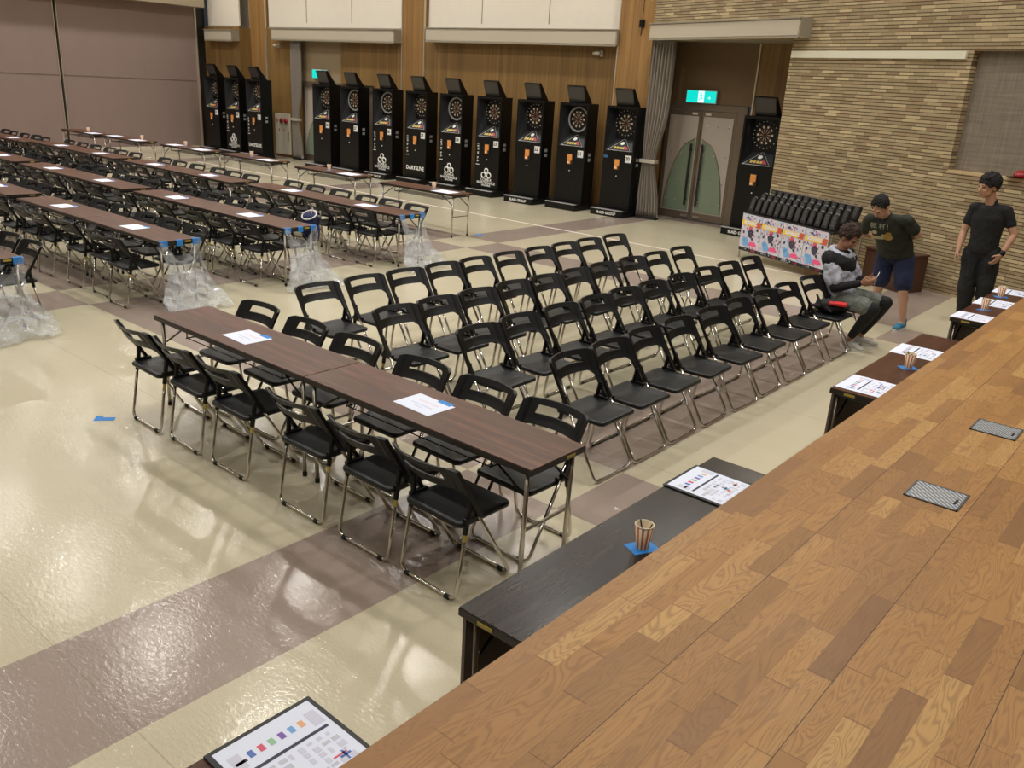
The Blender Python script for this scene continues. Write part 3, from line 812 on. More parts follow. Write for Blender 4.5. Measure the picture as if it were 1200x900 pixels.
def map_sheet(x0, x1, y0, y1, label, board=True, k=0):
    # clipboard lies with its long side along the stage rim
    t = thing('clipboard' if board else 'printed_plan', label, 'clipboard' if board else 'printed sheet', (x0, y0, .7015), random.uniform(-.02, .02), 'plans lying on the stage-side tables')
    W, H = x1 - x0, y1 - y0
    if board: obj('board', box(B(), 0, W, 0, H, 0, .006, .002), M['clip'], t)
    e = .016 if board else 0; z = .0062 if board else 0
    sh = obj('sheet', box(B(), e, W - .004, e, H - e, z, z + .001), M['white'], t)
    z += .0012
    def rects(name, m, L):
        bm = B()
        for a, b_, c, d in L: box(bm, a * W, c * W, b_ * H, d * H, z, z + .0004)
        obj(name, bm, PAL[m], sh)
    # u: from hall side to the stage, v: along the rim
    rects('legend_bar', 'dark', [(.30, .12, .325, .9), (.2, .12, .225, .22)])
    rects('legend_frame', 'lav', [(.13, .1, .27, .2), (.13, .82, .27, .92)])
    for q, cname in enumerate(('blue', 'red', 'green', 'purple', 'sky', 'orange')):
        v = .25 + q * .095; rects('legend_swatch', cname, [(.16, v, .22, v + .05)])
    rnd = random.Random(k)
    L1 = []; L2 = []; 
    for i in range(10):
        for j in range(9):
            u_, v_ = .36 + i * .06, .1 + j * .09
            if rnd.random() < .82: (L1 if rnd.random() < .4 else L2).append((u_, v_, u_ + rnd.uniform(.02, .052), v_ + rnd.uniform(.03, .082)))
    rects('room_print', 'grey', L1); rects('room_print', 'lav', L2)
    for cname in ('blue', 'red', 'purple', 'cyan', 'coral', 'sky'):
        Lc = []
        for q in range(2):
            u_, v_ = rnd.uniform(.42, .88), rnd.uniform(.15, .8)
            if rnd.random() < .5: Lc += [(u_, v_, u_ + .09, v_ + .02), (u_ + .035, v_ - .04, u_ + .055, v_ + .06)]
            else: Lc += [(u_, v_, u_ + .015, v_ + .13)]
        rects('mark_print', cname, Lc)
    return t
map_sheet(4.135, 4.58, -2.05, -1.71, 'large black clipboard with coloured floor plan at the stage rim, by the photographer', True, 1)
map_sheet(4.125, 4.57, .335, .655, 'black clipboard with floor plan on the near-black table', True, 2)
map_sheet(4.14, 4.57, 2.47, 2.83, 'printed plan at the end of the dark brown table with one cup', False, 3)
map_sheet(4.12, 4.57, 3.62, 3.95, 'printed plan behind the cup on the dark brown table', False, 4)
map_sheet(4.12, 4.57, 5.27, 5.58, 'printed plan at the end of the table beside the man in black', False, 5)
map_sheet(4.12, 4.57, 6.05, 6.42, 'printed plan between the two cups beside the man in black', False, 6)
map_sheet(4.12, 4.57, 6.82, 7.13, 'printed plan behind the last cup near the brick wall', False, 7)
cup(4.37, -.23, .7018, 'striped paper cup with pens on the near-black table', 'paper cups along the stage')
cup(4.355, 3.3, .7018, 'striped paper cup with pens between two plans on the brown table', 'paper cups along the stage')
cup(4.28, 6.0 - .18, .7018, 'striped paper cup between two plans beside the man in black', 'paper cups along the stage')
cup(4.25, 6.62, .7018, 'striped paper cup furthest along the stage near the brick wall', 'paper cups along the stage')

# blue tape marks on the floor
bm = B(); box(bm, -.07, .07, -.03, .03, 0, .0015); box(bm, -.07, -.02, .0, .06, 0, .0014)
tag(obj('floor_mark', bm, M['bluet'], loc=(.02, -.44, 0), rot=(0, 0, .9)), 'blue L-shaped tape mark on the floor before the chairs', 'tape')
tag(obj('floor_mark', box(B(), -.04, .04, -.2, .2, 0, .0015), M['bluet'], loc=(-2.1, 1.5, 0), rot=(0, 0, .15)), 'blue tape strip on the floor holding a plastic sheet hem', 'tape')
tag(obj('floor_mark', box(B(), -.1, .02, -.05, .05, 0, .0015), M['bluet'], loc=(-3.75, 7.7, 0)), 'small blue tape mark by the leg of the chairless table', 'tape')

# ------------------------------------------------------------------ plastic sheets taped to the table ends
def plastic(xe, y0, seed, label, bulge=.28):
    t = thing('plastic_sheet', label, 'plastic sheet', (xe, y0, 0), 0, 'clear plastic sheets taped to table ends')
    bm = B(); nu, nv = 44, 40; rows_ = []
    rnd = random.Random(seed)
    for j in range(nv + 1):
        v = j / nv; row = []
        for i in range(nu + 1):
            s = i / nu
            # taped in three places: sagging edge between
            sag = .22 * math.sin(PI * s) ** 2 * (1 - v) ** 1.5
            w = .46 + .28 * v + .0 * v
            pinch = 1 - .28 * math.sin(PI * min(1, v * 1.15)) * (1 if True else 0)
            y = .225 + (s - .5) * w * pinch + .03 * noise.noise((s * 4, v * 3, seed))
            z = (.693 - sag) * (1 - v) ** .92 + .012
            x = .012 + bulge * v ** 1.6 + .06 * noise.noise((s * 5, v * 3.5, seed + 5)) * (v * 1.2) + .03 * math.sin(s * 22 + v * 7 + seed) * v * (1.2 - v)
            if v > .8:
                z = max(.006, z) + .055 * abs(noise.noise((s * 7, v * 9, seed + 9))) * 1.6
                x += (v - .8) * .45
            row.append(bm.verts.new((max(.006, x), y, max(.004, z))))
        rows_.append(row)
    for a, b_ in zip(rows_, rows_[1:]):
        for i in range(nu): bm.faces.new((a[i], a[i + 1], b_[i + 1], b_[i]))
    obj('clear_film', bm, M['plastic'], t, smooth=True)
    bm = B()
    rows2 = []
    for j in range(22):
        v = j / 21; row = []
        for i in range(30):
            s = i / 29
            row.append(bm.verts.new((.06 + bulge * .8 * v + .07 * noise.noise((s * 6, v * 5, seed + 31)), .225 + (s - .5) * (.35 + .45 * v), .36 * (1 - v) ** .8 + .02 + .05 * abs(noise.noise((s * 8, v * 6, seed + 3))))))
        rows2.append(row)
    for a, b_ in zip(rows2, rows2[1:]):
        for i in range(29): bm.faces.new((a[i], a[i + 1], b_[i + 1], b_[i]))
    obj('gathered_fold', bm, M['plastic'], t, smooth=True)
    for yy, w in ((.04, .09), (.22, .07), (.41, .09)):
        obj('masking_tape', box(B(), .003, .008, yy - w / 2, yy + w / 2, .64, .7015), M['bluet'], t)
        obj('masking_tape', box(B(), -.03, .008, yy - w / 2, yy + w / 2, .7012, .7025), M['bluet'], t)
for (rn, xe, yn), sd in zip(rows[1:5], (3, 14, 25, 36)):
    plastic(xe + .003, yn, sd, 'clear plastic sheet taped over the end of the ' + rn, .26)

# ------------------------------------------------------------------ dart machines
def machine(x, y, no, ring, logo, side_txt, base_txt, label, rz=0):
    t = thing('dart_machine', label, 'dart machine', (x, y, 0), rz, 'electronic dart machines along the wall')
    W = .36
    # body with a hollow for the board: y 0 is the front face, +y towards the wall
    bm = B()
    box(bm, -W, W, 0, .36, .12, 1.27)
    box(bm, -W, -W + .035, 0, .36, 1.27, 2.12); box(bm, W - .035, W, 0, .36, 1.27, 2.12)
    box(bm, -W + .035, W - .035, .26, .36, 1.27, 2.12); box(bm, -W + .035, W - .035, 0, .26, 2.07, 2.12)
    obj('cabinet', bm, M['cab'], t)
    bm = B()   # chamfered inner faces
    poly(bm, [(-W + .035, .0, 1.27), (W - .035, .0, 1.27), (.2, .235, 1.52), (-.2, .235, 1.52)])
    poly(bm, [(-W + .036, .0, 1.27), (-.2, .235, 1.52), (-.24, .24, 2.07), (-W + .036, .0, 2.07)])
    poly(bm, [(W - .036, .0, 1.27), (.2, .235, 1.52), (.24, .24, 2.07), (W - .036, .0, 2.07)])
    obj('hood_lining', bm, M['cabi'], t)
    obj('board_backing', box(B(), -.24, .24, .2, .25, 1.5, 2.07), M['cab'], t)
    Mb = Matrix.Translation((0, .195, 1.80)) @ Matrix.Rotation(PI / 2, 4, 'X')
    bo = obj('dartboard', lathe(B(), [(.215, 0), (.215, .012), (.19, .016)], 40, Mb), M['cab'], t)
    bm = B(); bm2 = B()
    for k in range(10):
        a = 2 * PI * k / 10
        def sect(b_, r0, r1, h):
            pts = [(r * math.cos(a + d), r * math.sin(a + d), .0175) for r, d in ((r0, -h), (r1, -h), (r1, h), (r0, h))]
            poly(b_, [Mb @ Vector(p) for p in pts])
        sect(bm, .124, .162, .125); sect(bm, .045, .10, .055)
        a += PI / 10; sect(bm2, .108, .116, .15); sect(bm2, .022, .04, .2)
    obj('scoring_segment', bm, M['bonea'], bo); obj('scoring_band', bm2, M['redd'], bo)
    if ring:
        obj('board_ring', lathe(B(), [(.218, .0), (.222, .022), (.252, .022), (.256, .0)], 40, Mb, cap=False), M['ring'], t)
    else:
        bm = B()
        for k in range(20):
            a = 2 * PI * k / 20
            lathe(bm, [(.008, 0), (.007, .012)], 6, Matrix.Translation((.236 * math.cos(a), .198, 1.80 + .236 * math.sin(a))) @ Matrix.Rotation(PI / 2, 4, 'X'))
        o = obj('light_dot', bm, M['dot'], t)
    for s in (-1, 1):
        obj('side_lamp', lathe(B(), [(.05, 0), (.05, .01), (.03, .014)], 14, Matrix.Translation((s * (W - .05), .1, 1.82)) @ Matrix.Rotation(-s * 1.1, 4, 'Z') @ Matrix.Rotation(PI / 2, 4, 'Y') @ Matrix.Diagonal((3.0, 1, 1, 1))), M['screen'], t)
    # triangular score panel on the sloping lip
    def S(u_, v_, off=.003):  # on the slope: u across, v 0 front .. 1 back
        p = Vector((u_, .235 * v_, 1.27 + .25 * v_)); return p + Vector((0, -.72, .69)) * off
    sp = obj('score_panel', poly(B(), [S(-.27, .02), S(.27, .02), S(.0, .93)]), M['ink'], t)
    bm = B(); tri = [S(-.27, .02, .005), S(.27, .02, .005), S(.0, .93, .005), S(-.27, .02, .005)]
    tube(bm, tri, .0035, 5); obj('panel_outline', bm, M['dot'], sp)
    bm = B()
    for k in range(4): poly(bm, [S(-.15 + k * .065, .14, .006), S(-.10 + k * .065, .14, .006), S(-.10 + k * .065, .3, .006), S(-.15 + k * .065, .3, .006)])
    obj('score_digits', bm, M['gold'], sp)
    obj('red_window', poly(B(), [S(.11, .12, .006), S(.2, .12, .006), S(.13, .36, .006), S(.07, .36, .006)]), M['redp'], sp)
    obj('round_emblem', poly(B(), [S(.0 + .045 * math.cos(a * PI / 6), .56 + .12 * math.sin(a * PI / 6), .006) for a in range(12)]), M['dot'], sp)
    # card reader
    rd = obj('card_reader', box(B(), -.075, .075, -.018, 0, .90, 1.12, .012), M['ink'], t)
    obj('reader_panel', box(B(), -.062, .055, -.022, -.016, .985, 1.108, .006), M['orange'], rd)
    obj('reader_ring', lathe(B(), [(.022, 0), (.022, .006), (.012, .008)], 14, Matrix.Translation((-.03, -.018, .945)) @ Matrix.Rotation(PI / 2, 4, 'X')), M['bulb'], rd)
    obj('reader_chip', box(B(), -.062, .02, -.0215, -.016, .915, .985, .004), M['orange'], rd)
    obj('key_lock', lathe(B(), [(.012, 0), (.012, .01)], 8, Matrix.Translation((.0, -.001, .78)) @ Matrix.Rotation(PI / 2, 4, 'X')), M['dot'], t)
    if no:
        tg = obj('number_tag', box(B(), .18, .32, -.006, 0, 1.06, 1.2), M['tagw'], t)
        text('number', no, .095, M['ink'], tg, Matrix.Translation((.235, -.0075, 1.135)) @ Matrix.Rotation(PI / 2, 4, 'X'), bold=.003)
        obj('small_print', box(B(), .19, .31, -.0075, -.006, 1.065, 1.078), M['greyink'], tg)
    R90 = Matrix.Rotation(PI / 2, 4, 'X')
    if logo == 'rings':
        bm = B()
        for cx, cz, r_ in ((-.08, .44, .058), (.08, .44, .058), (0, .535, .052)):
            pts = [(cx + r_ * math.cos(2 * PI * k / 20), -.006, cz + r_ * math.sin(2 * PI * k / 20)) for k in range(21)]
            tube(bm, pts, .013, 6, caps=False)
        lg = obj('club_emblem', bm, M['dot'], t)
        for s_, sz, zz in (('COMB-R', .085, .335), ('MAINTENANCE', .078, .27), ('MACHINE', .06, .215)):
            text('emblem_lettering', s_, sz, M['dot'], lg, Matrix.Translation((0, -.004, zz)) @ R90, bold=.002)
    if logo == 'word':
        text('brand_lettering', 'DARTSLIVE', .125, M['dot'], t, Matrix.Translation((0, -.004, .36)) @ R90, bold=.004)
    if side_txt:
        bm = B(); rr_ = random.Random(4)
        for k in range(5):   # a column of five brush-like characters over a small line
            z0 = 1.08 - k * .085
            for q in range(5):
                a_, b_ = rr_.uniform(-.024, .02), rr_.uniform(-.03, .02)
                if q % 2: box(bm, -.275 + a_, -.27 + a_ + .003, -.004, 0, z0 + b_ - .02, z0 + b_ + .016)
                else: box(bm, -.3, -.3 + rr_.uniform(.03, .055), -.004, 0, z0 + b_, z0 + b_ + .007)
        box(bm, -.325, -.225, -.004, 0, .655, .667)
        obj('side_lettering', bm, M['dot'], t)
    # throw base step
    bs = B(); box(bs, -.385, .385, -.26, .37, 0, .125, .004); so = obj('base_step', bs, M['blackm'], t)
    obj('step_edge', box(B(), -.385, .385, -.265, -.19, .126, .137), M['silver'], so)
    if base_txt: text('base_lettering', '☆AID GROUP', .075, M['dot'], so, Matrix.Translation((0, -.2625, .06)) @ R90, bold=.002)
    # tilted screen on top
    bm = B(); prof = [(.11, 2.12), (.33, 2.12), (.05, 2.46), (.0, 2.44)]
    lo = [bm.verts.new((-.21, a, b_)) for a, b_ in prof]; hi = [bm.verts.new((.21, a, b_)) for a, b_ in prof]
    bm.faces.new(lo); bm.faces.new(hi[::-1])
    for i in range(4): bm.faces.new((lo[i], lo[(i + 1) % 4], hi[(i + 1) % 4], hi[i]))
    mo = obj('monitor', bm, M['cab'], t)
    obj('screen', poly(B(), [(-.195, .097, 2.15), (.195, .097, 2.15), (.195, .0015, 2.425), (-.195, .0015, 2.425)]), M['screen'], mo)
    sb = B(); 
    for zz in (1.02, 1.12): box(sb, W, W + .006, .12, .2, zz - .03, zz + .03)
    obj('side_button', sb, M['ring'], t)
    return t
# (x centre, number, ring, logo, side text, base text)
mach = [(-17.93, '31', 0, '', 0, 0), (-16.88, '30', 0, 'rings', 1, 0), (-15.86, '29', 0, 'word', 1, 0),
        (-12.93, '28', 0, '', 0, 0), (-11.80, '27', 1, '', 0, 0), (-10.77, '26', 1, 'rings', 1, 1), (-9.59, '25', 0, 'word', 1, 0),
        (-8.42, '24', 1, 'rings', 1, 0), (-7.28, '23', 0, 'rings', 1, 0), (-6.06, '22', 0, '', 0, 1), (-5.02, '21', 1, '', 0, 0), (-3.92, '20', 0, '', 0, 1)]
MY = [11.35, 11.37, 11.40, 11.48, 11.47, 11.66, 11.67, 11.65, 11.68, 11.62, 11.75, 11.86]
for k, (x, no, rg, lg, stx, bt) in enumerate(mach):
    seq = len(mach) - k - 1
    lab = 'black dart machine%s, %s from the double door recess' % (', grey ring round its board' if rg and not lg else ', ring and round club emblem' if rg else ', round club emblem low on its front' if lg == 'rings' else ', white wordmark low on its front' if lg else ', plain lower front', (ORD + ['eleventh', 'twelfth'])[seq])
    machine(x, MY[k], no, rg, lg, stx, bt, lab)
machine(-1.06, 12.05, '', 0, '', 0, 1, 'black dart machine standing alone before the double door at the brick wall', math.radians(-4))
tag(obj('blue_sticker', box(B(), -4.26, -4.16, 11.852, 11.86, 1.12, 1.17), mat('blue_label', (50, 96, 140), .5)), 'small blue label on the dart machine beside the pilaster', 'sticker')

# ------------------------------------------------------------------ display table with posters and black bags
ax, ay = -.16, 9.88; ang = math.radians(-24)
t = thing('display_table', 'folding table hung with four colourful posters under the black bags, by the brick wall', 'table', (ax, ay, 0), ang)
L_ = 1.92
obj('tabletop', box(B(), 0, L_, 0, .62, .69, .72), M['edge'], t)
for xx in (.02, L_ - .02):
    for yy in (.03, .59): obj('leg', tube(B(), [(xx, yy, .7), (xx, yy, 0)], .0125, 8), M['chromed'], t)
g = G('poster_art'); v_ = g.N.new('ShaderNodeTexVoronoi'); v_.inputs['Scale'].default_value = 34; g.L.new(g.coord(), v_.inputs['Vector'])
cr = g.ramp(g.xyz(v_.outputs['Color'])[0], [(0, (206, 206, 214)), (.45, (190, 200, 220)), (.58, (172, 194, 226)), (.7, (222, 198, 214)), (.83, (220, 150, 176)), (.88, (110, 104, 128)), (.93, (214, 212, 222)), (1, (190, 176, 220))])
cr.node.color_ramp.interpolation = 'CONSTANT'
g.set(g.b.inputs['Base Color'], cr); g.b.inputs['Roughness'].default_value = .5
poster_mat = g.m
for k in range(4):
    x0 = .04 + k * .46; w = .455
    po = thing('poster', 'colourful event poster, %s from the dart machine end, on the display table' % ORD[k], 'poster', (ax, ay, 0), ang, 'posters on the display table')
    rn_ = random.Random(50 + k * 0)
    ps = obj('poster_sheet', box(B(), x0, x0 + w - .004, -.012, -.006, .13, .705), poster_mat, po)
    def pr(name, m, L):
        bm = B()
        for a, b_, c, d in L: box(bm, x0 + a * w, x0 + c * w, -.0145, -.012, .13 + b_ * .575, .13 + d * .575)
        return obj(name, bm, PAL[m], ps)
    pr('footer_band', 'black', [(0, .0, .99, .09)])
    pr('footer_text', 'paper', [(.14 + q * .07, .035, .14 + q * .07 + .05, .075) for q in range(4)] + [(.5, .035, .56, .075), (.1, .012, .5, .022)])
    pr('footer_accent', 'red', [(.62, .02, .86, .08)])
    b_ = B(); poly(b_, [(x0 + .03 * w, -.016, .13 + .70 * .575), (x0 + .95 * w, -.016, .13 + .69 * .575), (x0 + .97 * w, -.016, .13 + .83 * .575), (x0 + .02 * w, -.016, .13 + .83 * .575)]); obj('title_banner', b_, PAL['yel'], ps)
    b_ = B(); poly(b_, [(x0 + .7 * w, -.0165, .13 + .69 * .575), (x0 + .96 * w, -.0165, .13 + .685 * .575), (x0 + .98 * w, -.0165, .13 + .835 * .575), (x0 + .76 * w, -.0165, .13 + .83 * .575)]); obj('title_accent', b_, PAL['warm'], ps)
    text('title_lettering', 'SDPARKZ', .068, PAL['paper'], ps, Matrix.Translation((x0 + .46 * w, -.018, .13 + .765 * .575)) @ Matrix.Rotation(PI / 2, 4, 'X'), bold=.003)
    def blobs(name, m, L):
        bm = B()
        for cx, cz, r_ in L:
            n_ = 9; poly(bm, [(x0 + cx * w + r_ * w * (.8 + .35 * rn_.random()) * math.cos(2 * PI * q / n_), -.0142, .13 + cz * .575 + r_ * w * (.8 + .35 * rn_.random()) * math.sin(2 * PI * q / n_)) for q in range(n_)])
        obj(name, bm, PAL[m], ps)
    blobs('print_dark', 'dark', [(.5, .5, .15), (.82, .62, .06), (.16, .5, .05), (.62, .36, .06), (.28, .9, .05)])
    blobs('print_blue', 'skyb', [(.3, .25, .15), (.2, .32, .09), (.45, .2, .07)])
    blobs('print_red', 'red', [(.48, .64, .09), (.35, .6, .03), (.7, .45, .03)])
    pr('pink_banner', 'pinkb', [(.48, .17, .86, .24), (.52, .24, .8, .28)])
    blobs('print_speck', 'black', [(.1 + .8 * rn_.random(), .12 + .8 * rn_.random(), .018) for q in range(9)])
    blobs('print_lilac', 'purple', [(.1 + .8 * rn_.random(), .86 + .1 * rn_.random(), .03) for q in range(8)])
    blobs('print_pink', 'pinkb', [(.1 + .8 * rn_.random(), .12 + .85 * rn_.random(), .022) for q in range(12)])
# bags
bag = thing('goody_bag', 'x', 'bag', (0, 0, -50)); 
tm = Matrix.Rotation(math.radians(-14), 4, 'X')
obj('bag_body', box(B(), -.052, .052, -.03, .03, 0, .21, .004, M=tm), M['bagb'], bag)
lb = obj('bag_print', box(B(), -.024, .024, -.0325, -.0305, .04, .19, M=tm), M['bagg'], bag)
bm = B()
for q in range(5): box(bm, -.014, .014, -.034, -.0325, .06 + q * .025, .072 + q * .025, M=tm)
obj('print_line', bm, M['bagb'], lb)
obj('handle', tube(B(), [tm @ Vector(p) for p in fillet([(-.03, 0, .205), (-.028, 0, .232), (.028, 0, .232), (.03, 0, .205)], .02)], .004, 5), M['ring'], bag)
first = True
rot = Matrix.Rotation(ang, 4, 'Z')
for j, (yy, zz, rnme) in enumerate(((.1, .722, 'front'), (.29, .722, 'middle'), (.48, .722, 'back'))):
    if j:
        st = thing('display_riser', 'black riser box under the %s row of black bags on the display table' % rnme, 'riser', (ax, ay, 0), ang, 'risers under the bags')
        obj('riser_box', box(B(), .03, L_ - .03, yy - .075, yy + .075, .7205, .722 + .06 * j), M['edge'], st)
    for k in range(13):
        p = rot @ Vector((.09 + k * .143, yy, 0))
        loc = (ax + p.x, ay + p.y, zz + .06 * j + .0115); lab = 'black gift bag, %s from the dart machine end, %s row of the display' % ((ORD + ['eleventh', 'twelfth', 'thirteenth'])[k], rnme)
        if first: bag.location = loc; bag.rotation_euler = (0, 0, ang); bag['label'] = lab; bag['group'] = 'black gift bags on the display table'; first = False
        else: dup(bag, loc, ang + random.uniform(-.06, .06), lab, 'black gift bags on the display table')
t = thing('cardboard_box', 'small open cardboard box under the display table', 'box', (1.33, 9.5, 0), ang)
obj('carton', box(B(), -.16, .16, -.12, .12, 0, .2, .003), M['card'], t)
obj('carton_flap', box(B(), -.16, .16, -.2, -.12, .19, .196), M['card'], t)
t = thing('wooden_cabinet', 'dark brown wooden stand behind the leaning man by the brick wall', 'cabinet', (2.27, 9.72, 0), ba)
obj('cabinet_body', box(B(), -.3, .42, -.2, .2, 0, .5, .006), M['brownbox'], t)
obj('cabinet_top', box(B(), -.32, .44, -.22, .2, .5, .525, .004), M['brownbox'], t)
obj('cabinet_doors', box(box(B(), -.28, .05, -.208, -.2, .04, .47), .07, .4, -.208, -.2, .04, .47), M['brownbox'], t)

# bags and coat on the chairs
t = thing('tote_bag', 'navy drawstring bag with white rim on a chair at the second draped row', 'bag', (-2.92, 3.60, .44), .2); t.scale = (.78, .78, .8)
obj('bag_body', lathe(B(), [(.10, 0), (.16, .04), (.17, .2), (.15, .36), (.13, .42), (.12, .41)], 22, Matrix.Diagonal((1, .6, 1, 1))), M['navy'], t, smooth=True)
obj('white_rim', tube(B(), [(.13 * math.cos(2 * PI * k / 20), .09 * math.sin(2 * PI * k / 20) - .03, .40 + .06 * math.sin(2 * PI * k / 20)) for k in range(21)], .012, 6, caps=False), M['tagw'], t, smooth=True)
obj('strap', tube(B(), [(.0, .03, .42), (.01, .03, .52), (.05, .05, .42)], .008, 6), M['tagw'], t)

def shell(bm, cx, cy, cz, rx, ry, rz_, seed, amp):
    r_ = bmesh.ops.create_icosphere(bm, subdivisions=3, radius=1)
    for v in r_['verts']:
        k = 1 + amp * noise.noise(v.co * 2.2 + Vector((seed, 0, 0)))
        v.co = Vector((cx + v.co.x * rx * k, cy + v.co.y * ry * k, max(0.0, cz + v.co.z * rz_ * k)))
    return bm
t = thing('shoulder_bag', 'dark bag with bright red top on the chair beside the seated man', 'bag', (2.93, 5.66, .432), .3)
obj('bag_body', shell(B(), 0, 0, .05, .17, .13, .07, 3, .35), M['blackc'], t, smooth=True)
obj('red_case', box(B(), -.02, .15, -.13, -.02, .085, .115, .01), M['red'], t)
obj('strap', tube(B(), fillet([(-.12, .03, .08), (-.16, .02, .16), (-.1, -.08, .09), (.02, -.15, .02)], .05), .012, 6), M['blackc'], t)
t = tag(obj('folded_coat', shell(B(), 0, 0, .06, .24, .2, .09, 8, .5), M['navyc'], smooth=True, loc=(-7.3, 3.75, .435)), 'dark navy coat lying on a chair of the middle block', 'coat')

# ------------------------------------------------------------------ people
def V(*a): return Vector(a)
def cap(bm, p0, r0, p1, r1, n=3):
    p0, p1 = Vector(p0), Vector(p1); d = p1 - p0; L = d.length
    z = d.normalized() if L > 1e-6 else Vector((0, 0, 1))
    R_ = z.to_track_quat('Z', 'Y').to_matrix().to_4x4()
    prof = [(max(.0004, r0 * math.sin(a)), -r0 * math.cos(a)) for a in [i * PI / 2 / 4 for i in range(5)]]
    prof += [(r0 + (r1 - r0) * k / 4, L * k / 4) for k in range(1, 4)]
    prof += [(max(.0004, r1 * math.cos(a)), L + r1 * math.sin(a)) for a in [i * PI / 2 / 4 for i in range(5)]]
    lathe(bm, prof, 14, Matrix.Translation(p0) @ R_)
def ell(bm, c, r_, Rm=None):
    q = bmesh.ops.create_icosphere(bm, subdivisions=3, radius=1)
    Mx = Matrix.Translation(Vector(c)) @ (Rm.to_4x4() if Rm is not None else Matrix()) @ Matrix.Diagonal((r_[0], r_[1], r_[2], 1))
    bmesh.ops.transform(bm, matrix=Mx, verts=q['verts'])
def loft(bm, secs):
    # secs: (centre, half width vector, half depth vector); a closed elliptic tube with domed ends
    secs = [(Vector(c), Vector(a), Vector(b_)) for c, a, b_ in secs]
    d0 = (secs[0][0] - secs[1][0]).normalized(); d1 = (secs[-1][0] - secs[-2][0]).normalized()
    fine = []
    for (c, a, b_), (c2, a2, b2) in zip(secs, secs[1:]):
        for k in range(4):
            t = k / 4; t = t * t * (3 - 2 * t) * .5 + t * .5; fine.append((c.lerp(c2, k / 4), a.lerp(a2, t), b_.lerp(b2, t)))
    fine.append(secs[-1])
    e0 = secs[0][2].length * .5; e1 = secs[-1][2].length * .5
    fine = [(secs[0][0] + d0 * e0 * q, secs[0][1] * w_, secs[0][2] * w_) for q, w_ in ((1, .25), (.8, .6), (.45, .87))] + fine + [(secs[-1][0] + d1 * e1 * q, secs[-1][1] * w_, secs[-1][2] * w_) for q, w_ in ((.45, .87), (.8, .6), (1, .25))]
    rings = [[bm.verts.new(c + a * math.cos(2 * PI * k / 20) + b_ * math.sin(2 * PI * k / 20)) for k in range(20)] for c, a, b_ in fine]
    for A_, B_ in zip(rings, rings[1:]):
        for k in range(20): bm.faces.new((A_[k], A_[(k + 1) % 20], B_[(k + 1) % 20], B_[k]))
    bm.faces.new(rings[0][::-1]); bm.faces.new(rings[-1])
def chain(bm, pts):
    for (a, ra), (b_, rb) in zip(pts, pts[1:]): cap(bm, a, ra, b_, rb)
def blobobj(name, bm, m, parent, voxel=.008, smooth=2, displace=0.0, dscale=.08):
    o = obj(name, bm, m, parent)
    md = o.modifiers.new('remesh', 'REMESH'); md.mode = 'VOXEL'; md.voxel_size = voxel; md.use_smooth_shade = True
    if smooth:
        s = o.modifiers.new('smooth', 'SMOOTH'); s.iterations = smooth; s.factor = .5
    if displace:
        tx = bpy.data.textures.new('folds', 'CLOUDS'); tx.noise_scale = dscale
        d = o.modifiers.new('folds', 'DISPLACE'); d.texture = tx; d.strength = displace; d.mid_level = .5; d.texture_coords = 'LOCAL'
    return o
def head(bm, c, Rm, s=1.0):
    T = lambda p: Vector(c) + Rm @ (Vector(p) * s)
    E = lambda p, r_: ell(bm, T(p), [v * s for v in r_], Rm)
    E((0, .018, .03), (.076, .094, .088)); E((0, -.02, -.03), (.063, .072, .082)); E((0, -.04, -.085), (.04, .04, .034))
    E((.03, -.035, -.06), (.034, .045, .04)); E((-.03, -.035, -.06), (.034, .045, .04))
    cap(bm, T((0, -.088, .01)), .009 * s, T((0, -.106, -.028)), .014 * s); E((0, -.098, -.034), (.019, .012, .01))
    E((0, -.086, -.06), (.026, .012, .012)); E((.03, -.078, .022), (.026, .016, .012)); E((-.03, -.078, .022), (.026, .016, .012))
    E((.035, -.07, -.03), (.024, .02, .024)); E((-.035, -.07, -.03), (.024, .02, .024))
    for q in (-1, 1): E((q * .077, .012, -.015), (.011, .022, .033)); E((q * .082, .006, .0), (.008, .016, .016))
    return T
def face(parent, T, Rm, s, lipm):
    dark = M['ink']
    for q in (-1, 1):
        bm = B(); ell(bm, T((q * .031, -.083, .004)), (.0135 * s, .006 * s, .0045 * s), Rm); obj('eye', bm, dark, parent, smooth=True)
        bm = B(); cap(bm, T((q * .016, -.093, .026)), .0035 * s, T((q * .047, -.083, .029)), .0028 * s); obj('eyebrow', bm, M['hairb'], parent, smooth=True)
    bm = B(); ell(bm, T((0, -.0955, -.061)), (.02 * s, .005 * s, .0045 * s), Rm); obj('mouth', bm, lipm, parent, smooth=True)
LIP = mat('lip', (150, 92, 82), .5)
def rotm(yaw_, pitch_=0, roll_=0):   # faces -Y at yaw 0; pitch > 0 looks down
    return (Matrix.Rotation(yaw_, 3, 'Z') @ Matrix.Rotation(pitch_, 3, 'X') @ Matrix.Rotation(roll_, 3, 'Y'))
